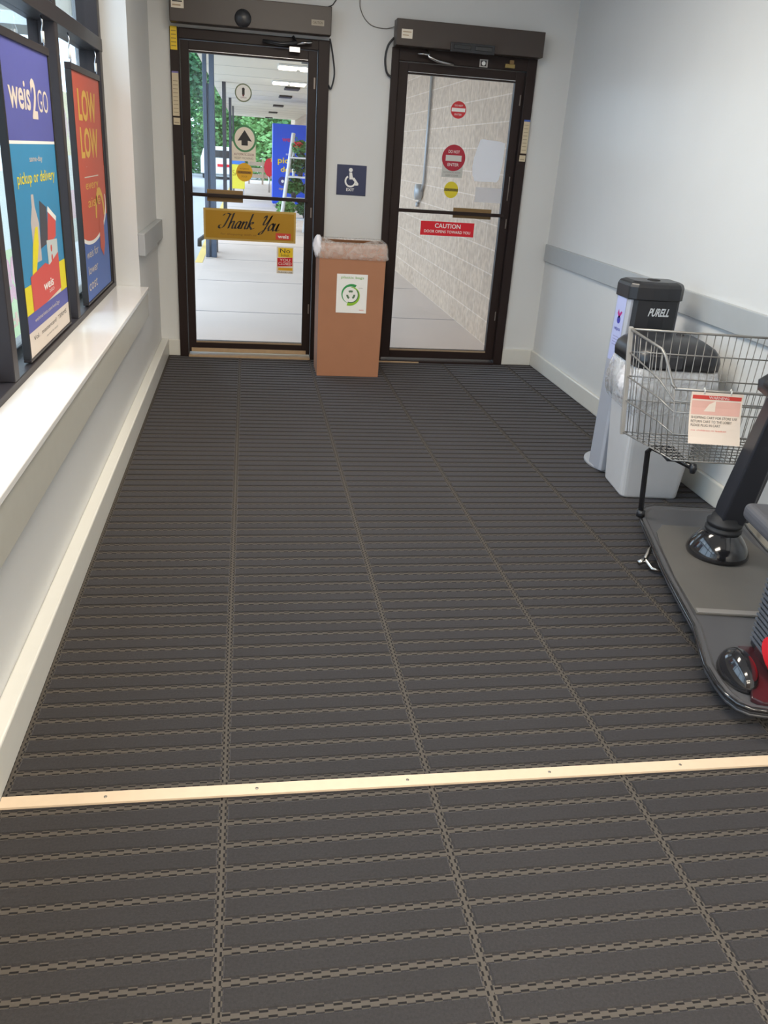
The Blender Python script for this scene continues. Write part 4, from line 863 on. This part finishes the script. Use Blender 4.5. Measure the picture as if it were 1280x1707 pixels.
def foliage(mb, c, r, n, size, m, rnd):
    for _ in range(n):
        while True:
            q = Vector((rnd.uniform(-1, 1), rnd.uniform(-1, 1), rnd.uniform(-1, 1)))
            if 0.25 < q.length < 1: break
        p_ = Vector((c[0] + q.x * r[0], c[1] + q.y * r[1], c[2] + q.z * r[2])); d = Vector((rnd.gauss(0, 1), rnd.gauss(0, 1), rnd.gauss(0, 1))).normalized()
        u, v = rotframe(d); sz = size * rnd.uniform(0.6, 1.4)
        mb.add([p_ - u * sz, p_ + v * sz * 0.6, p_ + u * sz, p_ - v * sz * 0.6], [(0, 1, 2, 3)], m)
rnd = random.Random(3)
for k, (dx, z, hh, col, lab) in enumerate(((-0.16, 0.25, 0.20, 2, 'bright green potted plant on the lowest shelf of the white rack'), (0.22, 0.25, 0.22, 1, 'dark green potted plant at the right of the lowest rack shelf'), (-0.02, 0.63, 0.26, 0, 'leafy potted plant on the second shelf of the white rack'), (0.30, 0.63, 0.2, 1, 'dark potted plant at the right of the second rack shelf'), (0.10, 1.03, 0.28, 1, 'dark bushy potted plant on the third rack shelf'), (0.10, 1.38, 0.18, 0, 'potted plant with red flowers on the top rack shelf'))):
    t = thing('potted_plant', lab, 'plant', (RX + dx, RY + 0.03, z), 0, 'potted plants on the white rack')
    MB().lathe([(0.045, 0), (0.06, 0.09), (0.063, 0.10)], (0, 0, 0), mat('pot_dark', (0.06, 0.06, 0.07), rough=0.6), n=14).build('pot', t)
    b = MB(); foliage(b, (0, 0, 0.09 + hh / 2), (0.19, 0.12, hh / 1.5), 300, 0.045, leafm[col], rnd)
    b.build('foliage', t)
    if k == 5:
        b = MB(); foliage(b, (-0.06, -0.1, 0.22), (0.1, 0.05, 0.06), 40, 0.025, M('flower_red', 210, 40, 60), rnd); b.build('flower', t)
t = thing('large_pot', 'dark planter on the walkway floor beside the white rack', 'planter', (1.62, 16.9, 0)); 
MB().lathe([(0.16, 0), (0.22, 0.30), (0.23, 0.34), (0.19, 0.34), (0.17, 0.26)], (0, 0, 0), mat('pot_slate', (0.08, 0.09, 0.11), rough=0.5), n=24).build('pot', t)
b = MB(); foliage(b, (0, 0, 0.5), (0.25, 0.25, 0.25), 260, 0.05, leafm[1], rnd); b.build('foliage', t)
# far walkway things
t = thing('sale_sign', 'yellow and blue sign board standing left of the walkway', 'sign', (-0.30, 30, 0))
MB().box(-0.24, 0.20, -0.05, 0.05, 0.2, 0.95, M('sign_pale_yellow', 240, 225, 70)).box(-0.24, 0.20, -0.05, 0.05, 0.95, 1.28, M('sign_sky', 70, 130, 215)).build('board', t, bevel=0.01)
s = Sheet((-0.20, -0.051, 0.5)); s.text('SALE', 0.0, 0.36, 0.1, 0.28, M('ochre', 170, 140, 40)); s.build('lettering', t)
for x in (-0.2, 0.16): MB().box(x - 0.02, x + 0.02, -0.02, 0.02, 0, 0.2, steel).build('leg', t)
t = thing('red_oval_sign', 'red oval sign with yellow edge at the left of the blue kiosk', 'sign', (0.78, 33, 0))
MB().tube([(0, 0, 0), (0, 0, 0.6)], 0.03, steel).build('post', t)
s = Sheet((0, -0.04, 0.86)); s.loft([[s.P(0.19 * math.cos(a), 0.31 * math.sin(a), d) for a in [2 * PI * k / 28 for k in range(28)]] for d in (-0.05, 0)], M('sign_scarlet', 220, 40, 60)); s.poly([(0.05, 0.20), (0.24, 0.18), (0.26, 0.36), (0.08, 0.38)], yellow, 0.01); s.build('board', t)
t = thing('white_van', 'white van with red mark parked beyond the canopy posts', 'van', (-1.45, 47, -0.15))
vw = mat('van_white', (0.8, 0.8, 0.8), rough=0.3)
b = MB(); prof_ = [(-0.95, 0.35), (-0.95, 1.3), (-0.80, 1.95), (-0.5, 2.1), (0.5, 2.1), (0.80, 1.95), (0.95, 1.3), (0.95, 0.35)]
b.loft([[(x, y, z * 0.75) for x, z in prof_] for y in (0, 4.5)], vw); b.build('body', t, bevel=0.05, seg=3)
MB().box(-0.72, 0.72, -0.02, 0.0, 1.05, 1.40, glossb).build('rear_window', t); MB().box(-0.1, 0.9, -0.03, 0.0, 0.62, 0.75, red).build('red_mark', t)
for x in (-0.8, 0.8):
    for y in (0.9, 3.6): MB().lathe([(0.3, -0.1), (0.34, -0.07), (0.34, 0.07), (0.3, 0.1)], (x, y, 0.34), rubber, n=20, axis='x').build('wheel', t)
t = thing('blue_car', 'blue grey car parked at the far left outside the left door', 'car', (-3.2, 33, -0.15))
b = MB(); b.loft([[(x, y, z) for y, z in [(0, 0.3), (0, 0.9), (0.6, 1.0), (1.2, 1.45), (2.9, 1.45), (3.6, 1.0), (4.4, 0.85), (4.4, 0.3)]] for x in (-0.9, 0.9)], mat('car_blue', srgb(70, 84, 120), rough=0.2, coat=0.6)); b.build('body', t, bevel=0.05, seg=3)
MB().box(-0.75, 0.75, 0.72, 0.80, 1.05, 1.36, glossb).build('rear_window', t)
for x in (-0.8, 0.8):
    for y in (0.9, 3.5): MB().lathe([(0.28, -0.1), (0.31, -0.07), (0.31, 0.07), (0.28, 0.1)], (x, y, 0.31), rubber, n=20, axis='x').build('wheel', t)
t = thing('picket_fence', 'low beige board fence at the end of the walkway', 'fence', (0.55, 40, 0))
for x in (-0.5, 0.1, 0.8): MB().box(x - 0.04, x + 0.04, -0.05, 0.05, -0.15, 1.0, mat('fence_beige', srgb(190, 170, 150), rough=0.7)).build('post', t)
for z in (0.35, 0.6, 0.85): MB().box(-0.5, 0.8, -0.02, 0.02, z - 0.09, z + 0.07, mat('fence_beige', srgb(190, 170, 150))).build('board', t)
t = thing('bike_rack', 'low black bent tube rack at the base of the nearest canopy post', 'rack', (-0.62, 13.9, 0))
MB().tube([(-0.14, 0.1, 0.0), (-0.14, 0.1, 0.10), (-0.05, 0, 0.17), (0.03, -0.1, 0.17), (0.07, -0.15, 0.26)], 0.035, rubber).build('bent_tube', t)
MB().box(0.06, 0.17, -0.6, -0.5, -0.0, 0.32, mat('column_dark', srgb(58, 62, 70))).build('bollard', t, bevel=0.01)
# roadside signs seen between the window posters
t = thing('outdoor_banner', 'lime green banner with pink lettering outside the near window bay', 'banner', (-1.30, 4.75, 0))
s = Sheet((0, -0.55, 0.0), x=(0, 1, 0)); s.slab(0, 1.1, 0.30, 0.90, M('banner_lime', 178, 226, 90), -0.01, 0); s.slab(0, 1.1, 0.90, 1.30, M('banner_white', 220, 236, 236), -0.01, 0)
s.text('Fresh', 0.35, 1.05, 0.62, 0.96, M('banner_pink', 230, 60, 130), d=0.003, bold=0.04); s.text('picks', 0.42, 1.0, 0.46, 0.56, M('banner_orange', 240, 150, 60), d=0.003, bold=0.03); s.build('banner_sheet', t)
for y in (-0.55, 0.55): MB().tube([(-0.01, y, 0), (-0.01, y, 1.34)], 0.018, steel).build('post', t)
t = thing('outdoor_banner', 'yellow, pink and white banner outside the second window bay', 'banner', (-1.30, 7.1, 0))
s = Sheet((0, -0.55, 0.0), x=(0, 1, 0)); s.slab(0, 1.1, 1.36, 1.78, M('banner_yellow', 250, 230, 90), -0.01, 0); s.slab(0, 1.1, 1.12, 1.36, M('banner_white', 220, 236, 236), -0.01, 0); s.slab(0, 1.1, 0.92, 1.12, M('banner_rose', 245, 150, 190), -0.01, 0); s.slab(0, 1.1, 0.75, 0.92, M('banner_white', 220, 236, 236), -0.01, 0)
s.text('Deals', 0.05, 1.0, 1.44, 1.70, red, d=0.003, bold=0.03); s.build('banner_sheet', t)
for y in (-0.55, 0.55): MB().tube([(-0.01, y, 0), (-0.01, y, 1.8)], 0.018, steel).build('post', t)
# trees
def tree(x, y, h, r, mi, label, n=7000):
    t = thing('tree', label, 'tree', (x, y, -0.15), 0, 'trees beyond the walkway')
    MB().tube([(0, 0, 0), (0.1, 0, h * 0.3), (0, 0.1, h * 0.7)], [0.22, 0.16, 0.06], mat('bark', (0.12, 0.09, 0.07), rough=0.9)).build('trunk', t)
    b = MB(); rn = random.Random(int(x * 13 + y))
    for k in range(7):
        c = (rn.uniform(-r, r) * 0.5, rn.uniform(-r, r) * 0.5, h * (0.18 + 0.70 * k / 6)); q = r * rn.uniform(0.5, 0.8)
        foliage(b, c, (q, q, h * 0.20), n // 7, 0.13, leafm[mi] if rn.random() < .6 else leafm[(mi + 1) % 3], rn)
    b.build('foliage', t)
tl = [(-3.6, 50, 9, 2.2, 0, 'green tree at the left edge of the left door view'), (-1.9, 56, 8, 2.2, 2, 'pale green tree seen between the nearest and second canopy posts'),
      (1.2, 50, 7, 2.2, 2, 'light green tree straight behind the arrow sticker'), (3.9, 56, 8, 2.4, 1, 'dark green tree behind the blue kiosk'), (6.4, 50, 7, 2.2, 0, 'green tree hidden partly by the block wall')]
for a in tl: tree(*a)
bank = MB(); rn = random.Random(9)
for k in range(34): foliage(bank, (-6.5 + k * 0.55, 60.5 + rn.uniform(-.6, .6), rn.uniform(0.5, 4.2)), (1.4, 1.0, 1.6), 420, 0.17, leafm[k % 2], rn)
tag(bank.build('hedge_foliage'), 'thick band of green undergrowth behind the trees', 'undergrowth', kind='stuff')
